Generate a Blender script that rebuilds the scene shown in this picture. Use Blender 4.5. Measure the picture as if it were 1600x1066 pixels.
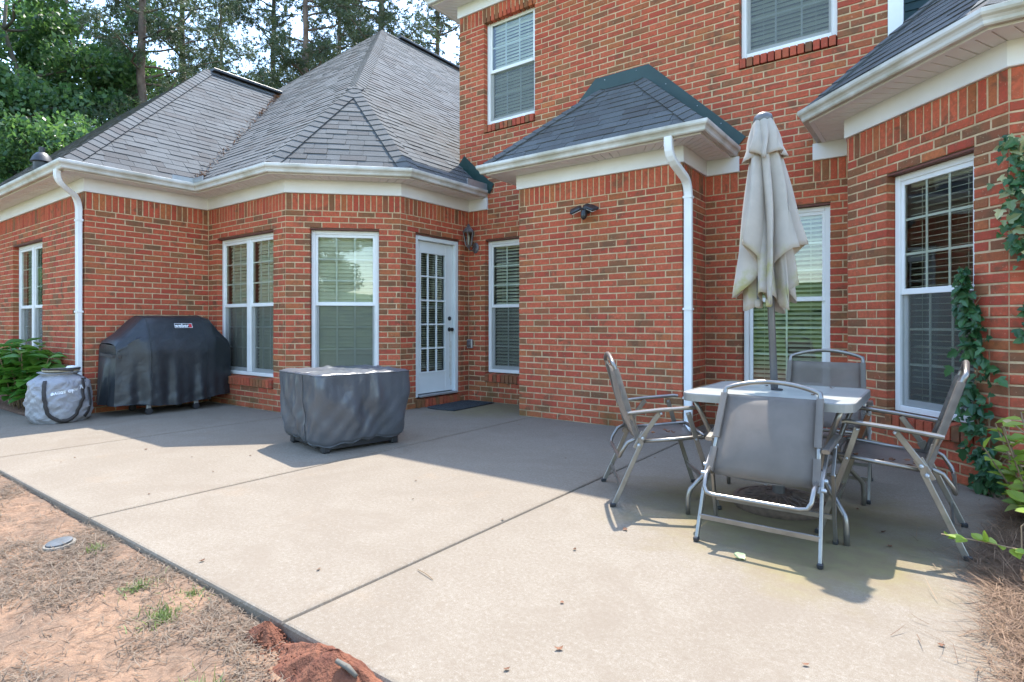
import bpy, math, random
import numpy as np
from mathutils import Vector, Matrix, Euler
from math import sin, cos, pi, sqrt, radians, atan2

# ------------------------------------------------------------------ camera, sky, sun, exposure
scn = bpy.context.scene
for o in list(bpy.data.objects):
    bpy.data.objects.remove(o)
TH = 0.6355
HC = 1.0675
FPX = 909.316
cd = bpy.data.cameras.new('camera')
cam = bpy.data.objects.new('camera', cd)
scn.collection.objects.link(cam)
cam.location = (0, 0, HC)
cam.rotation_euler = (pi / 2, 0, TH)
cd.sensor_width = 36.0
cd.lens = 36.0 * FPX / 1600.0
cd.shift_y = -26.9 / 1600.0
cd.clip_start = 0.05
cd.clip_end = 3000
scn.camera = cam

SUN_D = Vector((0.72, -1.355, -2.88)).normalized()
world = bpy.data.worlds.new('World')
scn.world = world
world.use_nodes = True
wn = world.node_tree.nodes
wl = world.node_tree.links
wn.clear()
sky = wn.new('ShaderNodeTexSky')
sky.sky_type = 'NISHITA'
sky.sun_disc = False
sky.sun_elevation = math.asin(-SUN_D.z)
sky.sun_rotation = atan2(-SUN_D.x, -SUN_D.y)
sky.altitude = 250
sky.air_density = 1.25
sky.dust_density = 0.8
sky.ozone_density = 2.0
bg = wn.new('ShaderNodeBackground')
bg.inputs['Strength'].default_value = 0.15
wo = wn.new('ShaderNodeOutputWorld')
wl.new(sky.outputs[0], bg.inputs[0])
wl.new(bg.outputs[0], wo.inputs[0])

sl = bpy.data.lights.new('sun', 'SUN')
sl.energy = 2.0
sl.angle = radians(0.53)
sl.color = (1.0, 0.96, 0.89)
sun = bpy.data.objects.new('sun', sl)
scn.collection.objects.link(sun)
sun.rotation_euler = SUN_D.to_track_quat('-Z', 'Y').to_euler()
sun.location = (-5, 12, 20)

vs = scn.view_settings
vs.view_transform = 'Standard'
vs.look = 'None'
vs.gamma = 1.0
vs.use_curve_mapping = False
vs.exposure = 2.42
scn.render.engine = 'CYCLES'
scn.cycles.max_bounces = 8
scn.cycles.transparent_max_bounces = 16

# ------------------------------------------------------------------ helpers
COL = scn.collection
rnd = random.Random(11)
nrng = np.random.default_rng(5)
V = Vector


def pj(p):
    c, s = cos(TH), sin(TH)
    z = -s * p[0] + c * p[1]
    x = c * p[0] + s * p[1]
    if z < 0.1:
        return None
    return 800 + FPX * x / z, 506.09 - FPX * (p[2] - HC) / z, z


def lerp(a, b, t):
    return a + (b - a) * t


def mixc(a, b, t):
    return tuple(x + (y - x) * t for x, y in zip(a, b))


class MB:
    """collects faces; build() links them as one mesh object"""

    def __init__(self):
        self.v = []
        self.f = []
        self.t = []
        self.m = []

    def add(self, vs_, fs, tint=None, mi=0):
        b = len(self.v)
        self.v.extend([tuple(p) for p in vs_])
        for f in fs:
            self.f.append([i + b for i in f])
            self.t.append(tint)
            self.m.append(mi)

    def box(self, c, size, M=None, tint=None, mi=0):
        hx, hy, hz = size[0] / 2, size[1] / 2, size[2] / 2
        vs_ = []
        for sx, sy, sz in ((-1, -1, -1), (1, -1, -1), (1, 1, -1), (-1, 1, -1), (-1, -1, 1), (1, -1, 1), (1, 1, 1), (-1, 1, 1)):
            p = V((sx * hx, sy * hy, sz * hz))
            if M is not None:
                p = M @ p
            vs_.append(p + V(c))
        self.add(vs_, [(0, 3, 2, 1), (4, 5, 6, 7), (0, 1, 5, 4), (1, 2, 6, 5), (2, 3, 7, 6), (3, 0, 4, 7)], tint, mi)

    def bx(self, x0, x1, y0, y1, z0, z1, tint=None, mi=0):
        self.box(((x0 + x1) / 2, (y0 + y1) / 2, (z0 + z1) / 2), (abs(x1 - x0), abs(y1 - y0), abs(z1 - z0)), None, tint, mi)

    def bbox(self, c, size, r=0.01, M=None, tint=None, mi=0):
        """box with chamfered edges"""
        h = [max(s / 2, r * 1.01) for s in size]
        vs_ = []
        idx = {}
        for sx in (-1, 1):
            for sy in (-1, 1):
                for sz in (-1, 1):
                    for k in range(3):
                        p = [sx * (h[0] - r), sy * (h[1] - r), sz * (h[2] - r)]
                        p[k] = (sx, sy, sz)[k] * h[k]
                        p = V(p)
                        if M is not None:
                            p = M @ p
                        idx[(sx, sy, sz, k)] = len(vs_)
                        vs_.append(p + V(c))
        fs = []

        def orient(f):
            a, b, d = vs_[f[0]], vs_[f[1]], vs_[f[2]]
            n = (b - a).cross(d - a)
            m = sum((vs_[i] for i in f), V((0, 0, 0))) / len(f) - V(c)
            return f if n.dot(m) >= 0 else f[::-1]
        for k in range(3):
            a, b = [i for i in range(3) if i != k]
            for s in (-1, 1):
                q = []
                for sa, sb in ((-1, -1), (1, -1), (1, 1), (-1, 1)):
                    key = [0, 0, 0]
                    key[k] = s
                    key[a] = sa
                    key[b] = sb
                    q.append(idx[(key[0], key[1], key[2], k)])
                fs.append(orient(q))
        for k in range(3):
            a, b = [i for i in range(3) if i != k]
            for sa in (-1, 1):
                for sb in (-1, 1):
                    key1 = [0, 0, 0]
                    key1[a] = sa
                    key1[b] = sb
                    key1[k] = -1
                    key2 = list(key1)
                    key2[k] = 1
                    fs.append(orient([idx[(*key1, a)], idx[(*key2, a)], idx[(*key2, b)], idx[(*key1, b)]]))
        for sx in (-1, 1):
            for sy in (-1, 1):
                for sz in (-1, 1):
                    fs.append(orient([idx[(sx, sy, sz, k)] for k in range(3)]))
        self.add(vs_, fs, tint, mi)

    def sweep(self, prof, path, up=(0, 0, 1), closed=False, cap=True, tint=None, mi=0, scales=None):
        """closed 2-D profile (x across, y up) swept along a 3-D path"""
        path = [V(p) for p in path]
        n = len(path)
        up = V(up)
        rings = []
        last = None
        for i, p in enumerate(path):
            if closed:
                d = (path[(i + 1) % n] - path[i - 1]).normalized()
            elif i == 0:
                d = (path[1] - p).normalized()
            elif i == n - 1:
                d = (p - path[-2]).normalized()
            else:
                d = ((path[i + 1] - p).normalized() + (p - path[i - 1]).normalized())
                d = d.normalized() if d.length > 1e-6 else (path[i + 1] - p).normalized()
            if last is None:
                u = up if abs(up.dot(d)) < 0.95 else V((1, 0, 0)) if abs(d.x) < 0.9 else V((0, 1, 0))
                side = d.cross(u).normalized()
                upv = side.cross(d).normalized()
            else:
                upv = (last - d * last.dot(d)).normalized()
                side = d.cross(upv).normalized()
            last = upv
            k = 1.0
            if 0 < i < n - 1 and not closed:
                c = (path[i + 1] - p).normalized().dot((p - path[i - 1]).normalized())
                k = 1.0
            s = scales[i] if scales else 1.0
            rings.append([p + side * (a * s) + upv * (b * s) for a, b in prof])
        m = len(prof)
        vs_ = [q for r_ in rings for q in r_]
        fs = []
        for i in range(n if closed else n - 1):
            j = (i + 1) % n
            for k in range(m):
                l = (k + 1) % m
                fs.append((i * m + k, i * m + l, j * m + l, j * m + k))
        if cap and not closed:
            fs.append(tuple(range(m))[::-1])
            fs.append(tuple((n - 1) * m + k for k in range(m)))
        self.add(vs_, fs, tint, mi)

    def tube(self, path, r, n=8, tint=None, mi=0, scales=None, closed=False):
        prof = [(r * cos(2 * pi * k / n), r * sin(2 * pi * k / n)) for k in range(n)]
        self.sweep(prof, path, tint=tint, mi=mi, scales=scales, closed=closed)

    def rect(self, path, w, h, up=(0, 0, 1), tint=None, mi=0, ch=0.25):
        a, b = w / 2, h / 2
        c = min(a, b) * ch
        prof = [(-a + c, -b), (a - c, -b), (a, -b + c), (a, b - c), (a - c, b), (-a + c, b), (-a, b - c), (-a, -b + c)]
        self.sweep(prof, path, up=up, tint=tint, mi=mi)

    def lathe(self, prof, c=(0, 0, 0), n=24, M=None, tint=None, mi=0, cap=True):
        vs_ = []
        for r, z in prof:
            for k in range(n):
                p = V((r * cos(2 * pi * k / n), r * sin(2 * pi * k / n), z))
                if M is not None:
                    p = M @ p
                vs_.append(p + V(c))
        fs = []
        for i in range(len(prof) - 1):
            for k in range(n):
                l = (k + 1) % n
                fs.append((i * n + k, i * n + l, (i + 1) * n + l, (i + 1) * n + k))
        if cap:
            fs.append(tuple(range(n))[::-1])
            fs.append(tuple((len(prof) - 1) * n + k for k in range(n)))
        self.add(vs_, fs, tint, mi)

    def prism(self, poly, ax, ay, o, th, tint=None, mi=0):
        """polygon in (ax, ay) at origin o, extruded by th along ax x ay"""
        ax, ay, o = V(ax), V(ay), V(o)
        nz = ax.cross(ay).normalized() * th
        a = [o + ax * x + ay * y for x, y in poly]
        b = [p + nz for p in a]
        n = len(poly)
        self.add(a + b, [tuple(range(n))[::-1], tuple(range(n, 2 * n))] + [(i, (i + 1) % n, n + (i + 1) % n, n + i) for i in range(n)], tint, mi)

    def grid(self, rows, closed_u=False, tint=None, mi=0):
        n = len(rows[0])
        vs_ = [p for r_ in rows for p in r_]
        fs = []
        for i in range(len(rows) - 1):
            for k in range(n if closed_u else n - 1):
                l = (k + 1) % n
                fs.append((i * n + k, i * n + l, (i + 1) * n + l, (i + 1) * n + k))
        self.add(vs_, fs, tint, mi)

    def build(self, name, mats, parent=None, smooth=False, loc=None, angle=None):
        me = bpy.data.meshes.new(name)
        me.from_pydata(self.v, [], self.f)
        if not isinstance(mats, (list, tuple)):
            mats = [mats]
        for m in mats:
            me.materials.append(m)
        if len(mats) > 1:
            me.polygons.foreach_set('material_index', self.m)
        if any(t is not None for t in self.t):
            at = me.color_attributes.new('tint', 'FLOAT_COLOR', 'CORNER')
            buf = []
            for f, t in zip(self.f, self.t):
                t = t or (0.3, 0.3, 0.3)
                buf.extend([t[0], t[1], t[2], 1.0] * len(f))
            at.data.foreach_set('color', buf)
        if smooth:
            me.polygons.foreach_set('use_smooth', [True] * len(self.f))
            if angle:
                me.set_sharp_from_angle(angle=radians(angle))
        me.update()
        o = bpy.data.objects.new(name, me)
        COL.objects.link(o)
        if parent:
            o.parent = parent
        if loc:
            o.location = loc
        return o


def fast_mesh(name, verts, faces_n, mats, parent=None, tint=None, kind=None):
    """numpy mesh: verts (N*k,3), all faces with faces_n corners in order"""
    verts = np.asarray(verts, dtype=np.float32).reshape(-1, 3)
    nf = len(verts) // faces_n
    me = bpy.data.meshes.new(name)
    me.vertices.add(len(verts))
    me.vertices.foreach_set('co', verts.ravel())
    me.loops.add(nf * faces_n)
    me.loops.foreach_set('vertex_index', np.arange(nf * faces_n, dtype=np.int32))
    me.polygons.add(nf)
    me.polygons.foreach_set('loop_start', np.arange(0, nf * faces_n, faces_n, dtype=np.int32))
    me.polygons.foreach_set('loop_total', np.full(nf, faces_n, dtype=np.int32))
    if not isinstance(mats, (list, tuple)):
        mats = [mats]
    for m in mats:
        me.materials.append(m)
    if tint is not None:
        at = me.color_attributes.new('tint', 'FLOAT_COLOR', 'CORNER')
        t = np.repeat(np.asarray(tint, dtype=np.float32), faces_n, axis=0)
        t = np.concatenate([t, np.ones((len(t), 1), np.float32)], axis=1)
        at.data.foreach_set('color', t.ravel())
    me.update(calc_edges=True)
    me.validate()
    o = bpy.data.objects.new(name, me)
    COL.objects.link(o)
    if parent:
        o.parent = parent
    if kind:
        o['kind'] = kind
    return o


def empty(name, loc=(0, 0, 0), rz=0.0, parent=None):
    o = bpy.data.objects.new(name, None)
    COL.objects.link(o)
    o.empty_display_size = 0.1
    o.location = loc
    o.rotation_euler = (0, 0, rz)
    if parent:
        o.parent = parent
    return o


def tag(o, label, cat=None, group=None, kind=None):
    if label:
        o['label'] = label
    if cat:
        o['category'] = cat
    if group:
        o['group'] = group
    if kind:
        o['kind'] = kind
    return o


def dup(o, parent=None):
    c = o.copy()
    COL.objects.link(c)
    if parent:
        c.parent = parent
    for ch in list(o.children):
        dup(ch, c)
    return c


# ------------------------------------------------------------------ materials
class NT:
    def __init__(self, name):
        self.mat = bpy.data.materials.new(name)
        self.mat.use_nodes = True
        self.n = self.mat.node_tree.nodes
        self.l = self.mat.node_tree.links
        self.n.clear()
        self.out = self.n.new('ShaderNodeOutputMaterial')
        self.tc = self.n.new('ShaderNodeTexCoord')

    def new(self, t, **kw):
        nd = self.n.new(t)
        for k, v in kw.items():
            setattr(nd, k, v)
        return nd

    def link(self, a, b):
        self.l.new(a, b)

    def noise(self, scale, detail=4, rough=0.55, co=None, dist=0.0, stretch=None):
        nd = self.n.new('ShaderNodeTexNoise')
        nd.inputs['Scale'].default_value = scale
        nd.inputs['Detail'].default_value = detail
        nd.inputs['Roughness'].default_value = rough
        nd.inputs['Distortion'].default_value = dist
        src = co or self.tc.outputs['Object']
        if stretch:
            mp = self.n.new('ShaderNodeMapping')
            mp.inputs['Scale'].default_value = stretch
            self.link(src, mp.inputs[0])
            src = mp.outputs[0]
        self.link(src, nd.inputs['Vector'])
        return nd.outputs['Fac']

    def ramp(self, fac, stops, interp='LINEAR'):
        nd = self.n.new('ShaderNodeValToRGB')
        nd.color_ramp.interpolation = interp
        els = nd.color_ramp.elements
        while len(els) < len(stops):
            els.new(0.5)
        for e, (p, c) in zip(els, stops):
            e.position = p
            if not isinstance(c, (tuple, list)):
                c = (c, c, c)
            e.color = (*c, 1)
        self.link(fac, nd.inputs[0])
        return nd.outputs[0]

    def mix(self, fac, a, b, blend='MIX'):
        nd = self.n.new('ShaderNodeMix')
        nd.data_type = 'RGBA'
        nd.blend_type = blend
        for s, x in ((nd.inputs[0], fac), (nd.inputs[6], a), (nd.inputs[7], b)):
            if isinstance(x, (int, float)):
                s.default_value = x
            elif isinstance(x, (tuple, list)):
                s.default_value = (*x, 1)
            else:
                self.link(x, s)
        return nd.outputs[2]

    def math(self, op, a, b=None, clamp=False):
        nd = self.n.new('ShaderNodeMath')
        nd.operation = op
        nd.use_clamp = clamp
        for s, x in ((nd.inputs[0], a), (nd.inputs[1], b)):
            if x is None:
                continue
            if isinstance(x, (int, float)):
                s.default_value = x
            else:
                self.link(x, s)
        return nd.outputs[0]

    def attr(self, name='tint'):
        nd = self.n.new('ShaderNodeAttribute')
        nd.attribute_name = name
        return nd.outputs['Color']

    def sep(self, src=None):
        nd = self.n.new('ShaderNodeSeparateXYZ')
        self.link(src or self.tc.outputs['Object'], nd.inputs[0])
        return nd.outputs

    def geo(self):
        return self.n.new('ShaderNodeNewGeometry').outputs['Position']

    def bump(self, h, strength=0.3, dist=0.01):
        nd = self.n.new('ShaderNodeBump')
        nd.inputs['Strength'].default_value = strength
        nd.inputs['Distance'].default_value = dist
        self.link(h, nd.inputs['Height'])
        return nd.outputs[0]

    def bsdf(self, col, rough=0.6, metal=0.0, spec=0.5, normal=None, coat=0.0, sheen=0.0):
        nd = self.n.new('ShaderNodeBsdfPrincipled')
        for key, x in (('Base Color', col), ('Roughness', rough), ('Metallic', metal), ('Specular IOR Level', spec), ('Coat Weight', coat), ('Sheen Weight', sheen)):
            s = nd.inputs[key]
            if isinstance(x, (tuple, list)):
                s.default_value = (*x, 1)
            elif isinstance(x, (int, float)):
                s.default_value = x
            else:
                self.link(x, s)
        if normal is not None:
            self.link(normal, nd.inputs['Normal'])
        return nd.outputs[0]

    def done(self, sh):
        self.link(sh, self.out.inputs[0])
        return self.mat


def pm(name, c1, c2=None, scale=6, rough=0.6, metal=0.0, spec=0.5, bump=0.0, bscale=60, bdist=0.005, detail=4, coat=0.0, lo=0.35, hi=0.65):
    t = NT(name)
    col = c1
    if c2:
        col = t.mix(t.ramp(t.noise(scale, detail), [(lo, 0.0), (hi, 1.0)]), c1, c2)
    nrm = t.bump(t.noise(bscale, 4), bump, bdist) if bump else None
    return t.done(t.bsdf(col, rough, metal, spec, nrm, coat))


def mat_brick():
    t = NT('brick_face')
    P = t.geo()
    base = t.attr()
    n1 = t.noise(38, 5, 0.65, P)
    n2 = t.noise(9, 3, 0.5, P)
    n3 = t.noise(120, 3, 0.6, P)
    c = t.mix(t.ramp(n1, [(0.38, 0.0), (0.62, 0.8)]), base, t.mix(0.6, base, (0.15, 0.07, 0.035)))
    c = t.mix(t.ramp(n2, [(0.3, 0.0), (0.75, 0.4)]), c, (0.50, 0.10, 0.05))
    # dark flashed patches and broad weathering
    c = t.mix(t.ramp(t.noise(6.5, 4, 0.55, P, 0.6), [(0.56, 0.0), (0.68, 0.75)]), c, (0.15, 0.075, 0.042))
    c = t.mix(t.ramp(t.noise(1.1, 5, 0.6, P), [(0.42, 0.0), (0.7, 0.35)]), c, t.mix(0.5, c, (0.10, 0.05, 0.03)))
    # smears of mortar left on the faces
    c = t.mix(t.ramp(t.noise(55, 4, 0.7, P), [(0.62, 0.0), (0.70, 0.65)]), c, (0.50, 0.34, 0.21))
    z = t.sep(P)[2]
    damp = t.math('MULTIPLY', t.ramp(z, [(0.0, 1.0), (0.42, 0.0)]), t.ramp(t.noise(3.0, 5, 0.6, P), [(0.42, 0.0), (0.66, 1.0)]))
    c = t.mix(t.math('MULTIPLY', damp, 0.55), c, (0.09, 0.08, 0.02))
    h = t.math('ADD', t.math('MULTIPLY', n1, 0.7), n3)
    return t.done(t.bsdf(c, 0.9, 0, 0.25, t.bump(h, 0.55, 0.004)))


def mat_mortar():
    t = NT('mortar')
    P = t.geo()
    c = t.mix(t.ramp(t.noise(14, 5, 0.6, P), [(0.3, 0.0), (0.7, 1.0)]), (0.40, 0.27, 0.15), (0.62, 0.45, 0.275))
    z = t.sep(P)[2]
    damp = t.math('MULTIPLY', t.ramp(z, [(0.0, 1.0), (0.4, 0.0)]), t.ramp(t.noise(3.0, 5, 0.6, P), [(0.36, 0.0), (0.62, 1.0)]))
    c = t.mix(t.math('MULTIPLY', damp, 0.7), c, (0.13, 0.11, 0.05))
    return t.done(t.bsdf(c, 0.95, 0, 0.2, t.bump(t.noise(150, 3, 0.6, P), 0.6, 0.004)))


def mat_shingle():
    t = NT('asphalt_shingle')
    P = t.geo()
    base = t.attr()
    g = t.noise(260, 2, 0.7, P)
    c = t.mix(t.ramp(g, [(0.35, 0.0), (0.65, 1.0)]), t.mix(0.45, base, (0.024, 0.024, 0.025)), t.mix(0.4, base, (0.20, 0.195, 0.19)))
    c = t.mix(t.ramp(t.noise(2.2, 5, 0.6, P), [(0.4, 0.0), (0.7, 0.4)]), c, (0.068, 0.062, 0.058))
    return t.done(t.bsdf(c, 0.95, 0, 0.2, t.bump(g, 0.6, 0.004)))


def mat_concrete():
    t = NT('concrete')
    P = t.geo()
    x, y, z = t.sep(P)[0], t.sep(P)[1], t.sep(P)[2]
    fine = t.noise(260, 3, 0.7, P)
    vor = t.new('ShaderNodeTexVoronoi')
    vor.inputs['Scale'].default_value = 210
    t.link(P, vor.inputs['Vector'])
    big = t.noise(1.1, 6, 0.62, P, 0.4)
    mid = t.noise(5.5, 6, 0.65, P)
    c = t.mix(t.ramp(big, [(0.36, 0.0), (0.64, 1.0)]), (0.1605, 0.1556, 0.1322), (0.2124, 0.2071, 0.1778))
    c = t.mix(t.ramp(mid, [(0.46, 0.0), (0.68, 0.6)]), c, (0.1129, 0.1074, 0.0909))
    c = t.mix(t.ramp(t.noise(0.75, 7, 0.74, P, 1.2), [(0.47, 0.0), (0.60, 0.75)]), c, (0.1171, 0.1126, 0.0970))
    c = t.mix(t.ramp(t.noise(2.3, 6, 0.66, P), [(0.59, 0.0), (0.70, 0.45)]), c, (0.2425, 0.1732, 0.1082))
    # dirt gathered along the joints
    for jx in (-6.07, -3.78, -1.9):
        dj = t.math('ABSOLUTE', t.math('SUBTRACT', x, jx))
        dj = t.math('ADD', dj, t.math('MULTIPLY', t.math('SUBTRACT', t.noise(7.0, 5, 0.7, P), 0.5), 0.11))
        c = t.mix(t.ramp(dj, [(0.0, 0.55), (0.055, 0.0)]), c, (0.0711, 0.0649, 0.0519))
    # hairline cracks
    wv = t.new('ShaderNodeTexVoronoi')
    wv.feature = 'DISTANCE_TO_EDGE'
    wv.inputs['Scale'].default_value = 0.42
    mpv = t.new('ShaderNodeVectorMath')
    mpv.operation = 'ADD'
    nv = t.new('ShaderNodeTexNoise')
    nv.inputs['Scale'].default_value = 1.6
    nv.inputs['Detail'].default_value = 6
    t.link(P, nv.inputs['Vector'])
    sv = t.new('ShaderNodeVectorMath')
    sv.operation = 'SCALE'
    sv.inputs['Scale'].default_value = 0.55
    t.link(nv.outputs['Color'], sv.inputs[0])
    t.link(P, mpv.inputs[0])
    t.link(sv.outputs[0], mpv.inputs[1])
    t.link(mpv.outputs[0], wv.inputs['Vector'])
    crk = t.math('MULTIPLY', t.ramp(wv.outputs['Distance'], [(0.0, 1.0), (0.0022, 0.0)]), t.ramp(t.noise(0.9, 3, 0.5, P), [(0.55, 0.0), (0.6, 0.55)]))
    c = t.mix(crk, c, (0.0502, 0.0450, 0.0390))
    # exposed sand and small stones
    grit = t.noise(70, 4, 0.8, P)
    spk = t.noise(48, 5, 0.85, P)
    c = t.mix(t.ramp(fine, [(0.40, 0.8), (0.5, 0.0)]), c, (0.0711, 0.0649, 0.0537))
    c = t.mix(t.ramp(fine, [(0.56, 0.0), (0.68, 0.8)]), c, (0.3094, 0.3030, 0.2684))
    c = t.mix(t.ramp(grit, [(0.36, 0.8), (0.46, 0.0)]), c, (0.0836, 0.0779, 0.0632))
    c = t.mix(t.ramp(grit, [(0.57, 0.0), (0.66, 0.7)]), c, (0.3094, 0.2987, 0.2597))
    c = t.mix(t.ramp(spk, [(0.40, 0.6), (0.48, 0.0)]), c, (0.0847, 0.0796, 0.0655))
    c = t.mix(t.ramp(spk, [(0.54, 0.0), (0.63, 0.42)]), c, (0.3277, 0.3217, 0.2808))
    c = t.mix(t.ramp(vor.outputs['Distance'], [(0.12, 0.35), (0.3, 0.0)]), c, (0.0920, 0.0823, 0.0693))

    # broad weather stains and drip marks
    c = t.mix(t.ramp(t.noise(1.7, 8, 0.72, P, 0.8), [(0.53, 0.0), (0.61, 0.5)]), c, (0.105, 0.098, 0.084))
    c = t.mix(t.ramp(t.noise(4.2, 7, 0.75, P, 0.5), [(0.60, 0.0), (0.66, 0.45)]), c, (0.10, 0.09, 0.074))

    def blob(cx, cy, r, k):
        dx = t.math('SUBTRACT', x, cx)
        dy = t.math('SUBTRACT', y, cy)
        d = t.math('SQRT', t.math('ADD', t.math('MULTIPLY', dx, dx), t.math('MULTIPLY', dy, dy)))
        d = t.math('ADD', d, t.math('MULTIPLY', t.math('SUBTRACT', t.noise(2.6, 6, 0.7, P), 0.5), r * 1.3))
        return t.ramp(d, [(max(0.0, r * 0.35), k), (r, 0.0)])
    moss = t.math('MAXIMUM', blob(-0.72, 3.45, 0.98, 1.0), blob(-4.55, 5.75, 0.9, 0.8))
    moss = t.math('MAXIMUM', moss, blob(-0.45, 3.0, 0.6, 1.0))
    c = t.mix(moss, c, t.mix(t.ramp(t.noise(9, 5, 0.65, P), [(0.4, 0.0), (0.62, 1.0)]), (0.0962, 0.0762, 0.0173), (0.1254, 0.1212, 0.0225)))
    # clay washed on along the open edge
    e = t.math('ADD', y, t.math('MULTIPLY', t.noise(2.0, 5, 0.7, P), 0.55))
    c = t.mix(t.ramp(e, [(1.38, 0.5), (1.72, 0.0)]), c, (0.2509, 0.1861, 0.1255))
    h = t.math('ADD', fine, t.math('MULTIPLY', mid, 0.8))
    return t.done(t.bsdf(c, 0.93, 0, 0.25, t.bump(h, 0.45, 0.004)))


def mat_clay():
    t = NT('clay_soil')
    P = t.geo()
    a = t.noise(3.2, 7, 0.68, P, 0.3)
    b = t.noise(22, 6, 0.72, P)
    c = t.mix(t.ramp(a, [(0.38, 0.0), (0.6, 1.0)]), (0.29, 0.175, 0.108), (0.165, 0.112, 0.078))
    c = t.mix(t.ramp(b, [(0.48, 0.0), (0.66, 0.8)]), c, (0.1161, 0.0704, 0.0459))
    c = t.mix(t.ramp(t.noise(70, 4, 0.7, P), [(0.56, 0.0), (0.7, 0.6)]), c, (0.3440, 0.2240, 0.1443))
    # far lawn
    d = t.sep(P)[1]
    g = t.ramp(t.math('MULTIPLY', d, -0.1), [(0.16, 0.0), (0.4, 1.0)])
    c = t.mix(t.math('MULTIPLY', g, t.ramp(t.noise(1.5, 5, 0.6, P), [(0.3, 0.5), (0.6, 1.0)])), c, (0.0860, 0.1160, 0.0333))
    h = t.math('ADD', b, t.math('MULTIPLY', a, 1.5))
    return t.done(t.bsdf(c, 0.97, 0, 0.15, t.bump(h, 0.9, 0.02)))


def mat_leaf(name, c1, c2, trans=0.45, rough=0.5, spec=0.4, tint=True):
    t = NT(name)
    if tint:
        base = t.mix(t.sep(t.attr())[0], c1, c2)
    else:
        base = t.mix(t.ramp(t.noise(9, 3), [(0.35, 0.0), (0.65, 1.0)]), c1, c2)
    b = t.bsdf(base, rough, 0, spec)
    tr = t.new('ShaderNodeBsdfTranslucent')
    t.link(t.mix(0.5, base, t.mix(1.0, base, (1.6, 1.7, 0.7), 'MULTIPLY')), tr.inputs[0])
    m = t.new('ShaderNodeMixShader')
    m.inputs[0].default_value = trans
    t.link(b, m.inputs[1])
    t.link(tr.outputs[0], m.inputs[2])
    return t.done(m.outputs[0])


def mat_glass():
    t = NT('window_glass')
    fr = t.new('ShaderNodeFresnel')
    fr.inputs['IOR'].default_value = 1.75
    gl = t.new('ShaderNodeBsdfGlossy')
    gl.inputs['Roughness'].default_value = 0.004
    gl.inputs['Color'].default_value = (0.93, 0.97, 0.95, 1)
    nrm = t.bump(t.noise(1.7, 2, 0.5), 0.05, 0.05)
    t.link(nrm, gl.inputs['Normal'])
    tr = t.new('ShaderNodeBsdfTransparent')
    tr.inputs[0].default_value = (0.90, 0.95, 0.90, 1)
    m = t.new('ShaderNodeMixShader')
    t.link(t.math('MULTIPLY', fr.outputs[0], 1.35, True), m.inputs[0])
    t.link(tr.outputs[0], m.inputs[1])
    t.link(gl.outputs[0], m.inputs[2])
    return t.done(m.outputs[0])


def mat_mesh(name, col, alpha):
    """woven mesh seen from afar: part of the light passes between the threads"""
    t = NT(name)
    d = t.bsdf(col, 0.8, 0, 0.2)
    tr = t.new('ShaderNodeBsdfTransparent')
    m = t.new('ShaderNodeMixShader')
    m.inputs[0].default_value = alpha
    t.link(tr.outputs[0], m.inputs[1])
    t.link(d, m.inputs[2])
    return t.done(m.outputs[0])


def mat_sling():
    t = NT('sling_fabric')
    w1 = t.new('ShaderNodeTexWave')
    w1.inputs['Scale'].default_value = 160
    w1.bands_direction = 'X'
    t.link(t.tc.outputs['Object'], w1.inputs[0])
    w2 = t.new('ShaderNodeTexWave')
    w2.inputs['Scale'].default_value = 160
    w2.bands_direction = 'Z'
    t.link(t.tc.outputs['Object'], w2.inputs[0])
    c = t.mix(t.ramp(t.noise(7, 4), [(0.35, 0), (0.65, 1)]), (0.27, 0.235, 0.20), (0.33, 0.285, 0.245))
    c = t.mix(t.math('MULTIPLY', t.math('MULTIPLY', w1.outputs['Fac'], w2.outputs['Fac']), 0.5), c, (0.12, 0.108, 0.10))
    d = t.bsdf(c, 0.75, 0, 0.3)
    tl = t.new('ShaderNodeBsdfTranslucent')
    t.link(c, tl.inputs[0])
    tr = t.new('ShaderNodeBsdfTransparent')
    m1 = t.new('ShaderNodeMixShader')
    m1.inputs[0].default_value = 0.4
    t.link(d, m1.inputs[1])
    t.link(tl.outputs[0], m1.inputs[2])
    m = t.new('ShaderNodeMixShader')
    m.inputs[0].default_value = 0.72
    t.link(tr.outputs[0], m.inputs[1])
    t.link(m1.outputs[0], m.inputs[2])
    return t.done(m.outputs[0])


def mat_canvas():
    t = NT('umbrella_canvas')
    z = t.sep()[2]
    n = t.noise(6, 5, 0.6)
    c = t.mix(t.ramp(n, [(0.35, 0), (0.65, 1)]), (0.55, 0.495, 0.425), (0.63, 0.57, 0.495))
    # algae stain low on the cloth
    st = t.math('MULTIPLY', t.ramp(z, [(0.0, 0.0), (1.0, 0.0)]), 1.0)
    k = t.math('MULTIPLY', t.ramp(t.noise(5.0, 4, 0.6), [(0.50, 0.0), (0.66, 0.75)]), t.ramp(t.math('MULTIPLY', z, 0.5), [(0.66, 1.0), (0.80, 0.0)]))
    c = t.mix(k, c, (0.46, 0.44, 0.14))
    d = t.bsdf(c, 0.85, 0, 0.2, t.bump(t.noise(300, 2), 0.15, 0.002))
    tl = t.new('ShaderNodeBsdfTranslucent')
    t.link(t.mix(1.0, c, (1.0, 0.86, 0.78), 'MULTIPLY'), tl.inputs[0])
    m = t.new('ShaderNodeMixShader')
    m.inputs[0].default_value = 0.35
    t.link(d, m.inputs[1])
    t.link(tl.outputs[0], m.inputs[2])
    return t.done(m.outputs[0])


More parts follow.
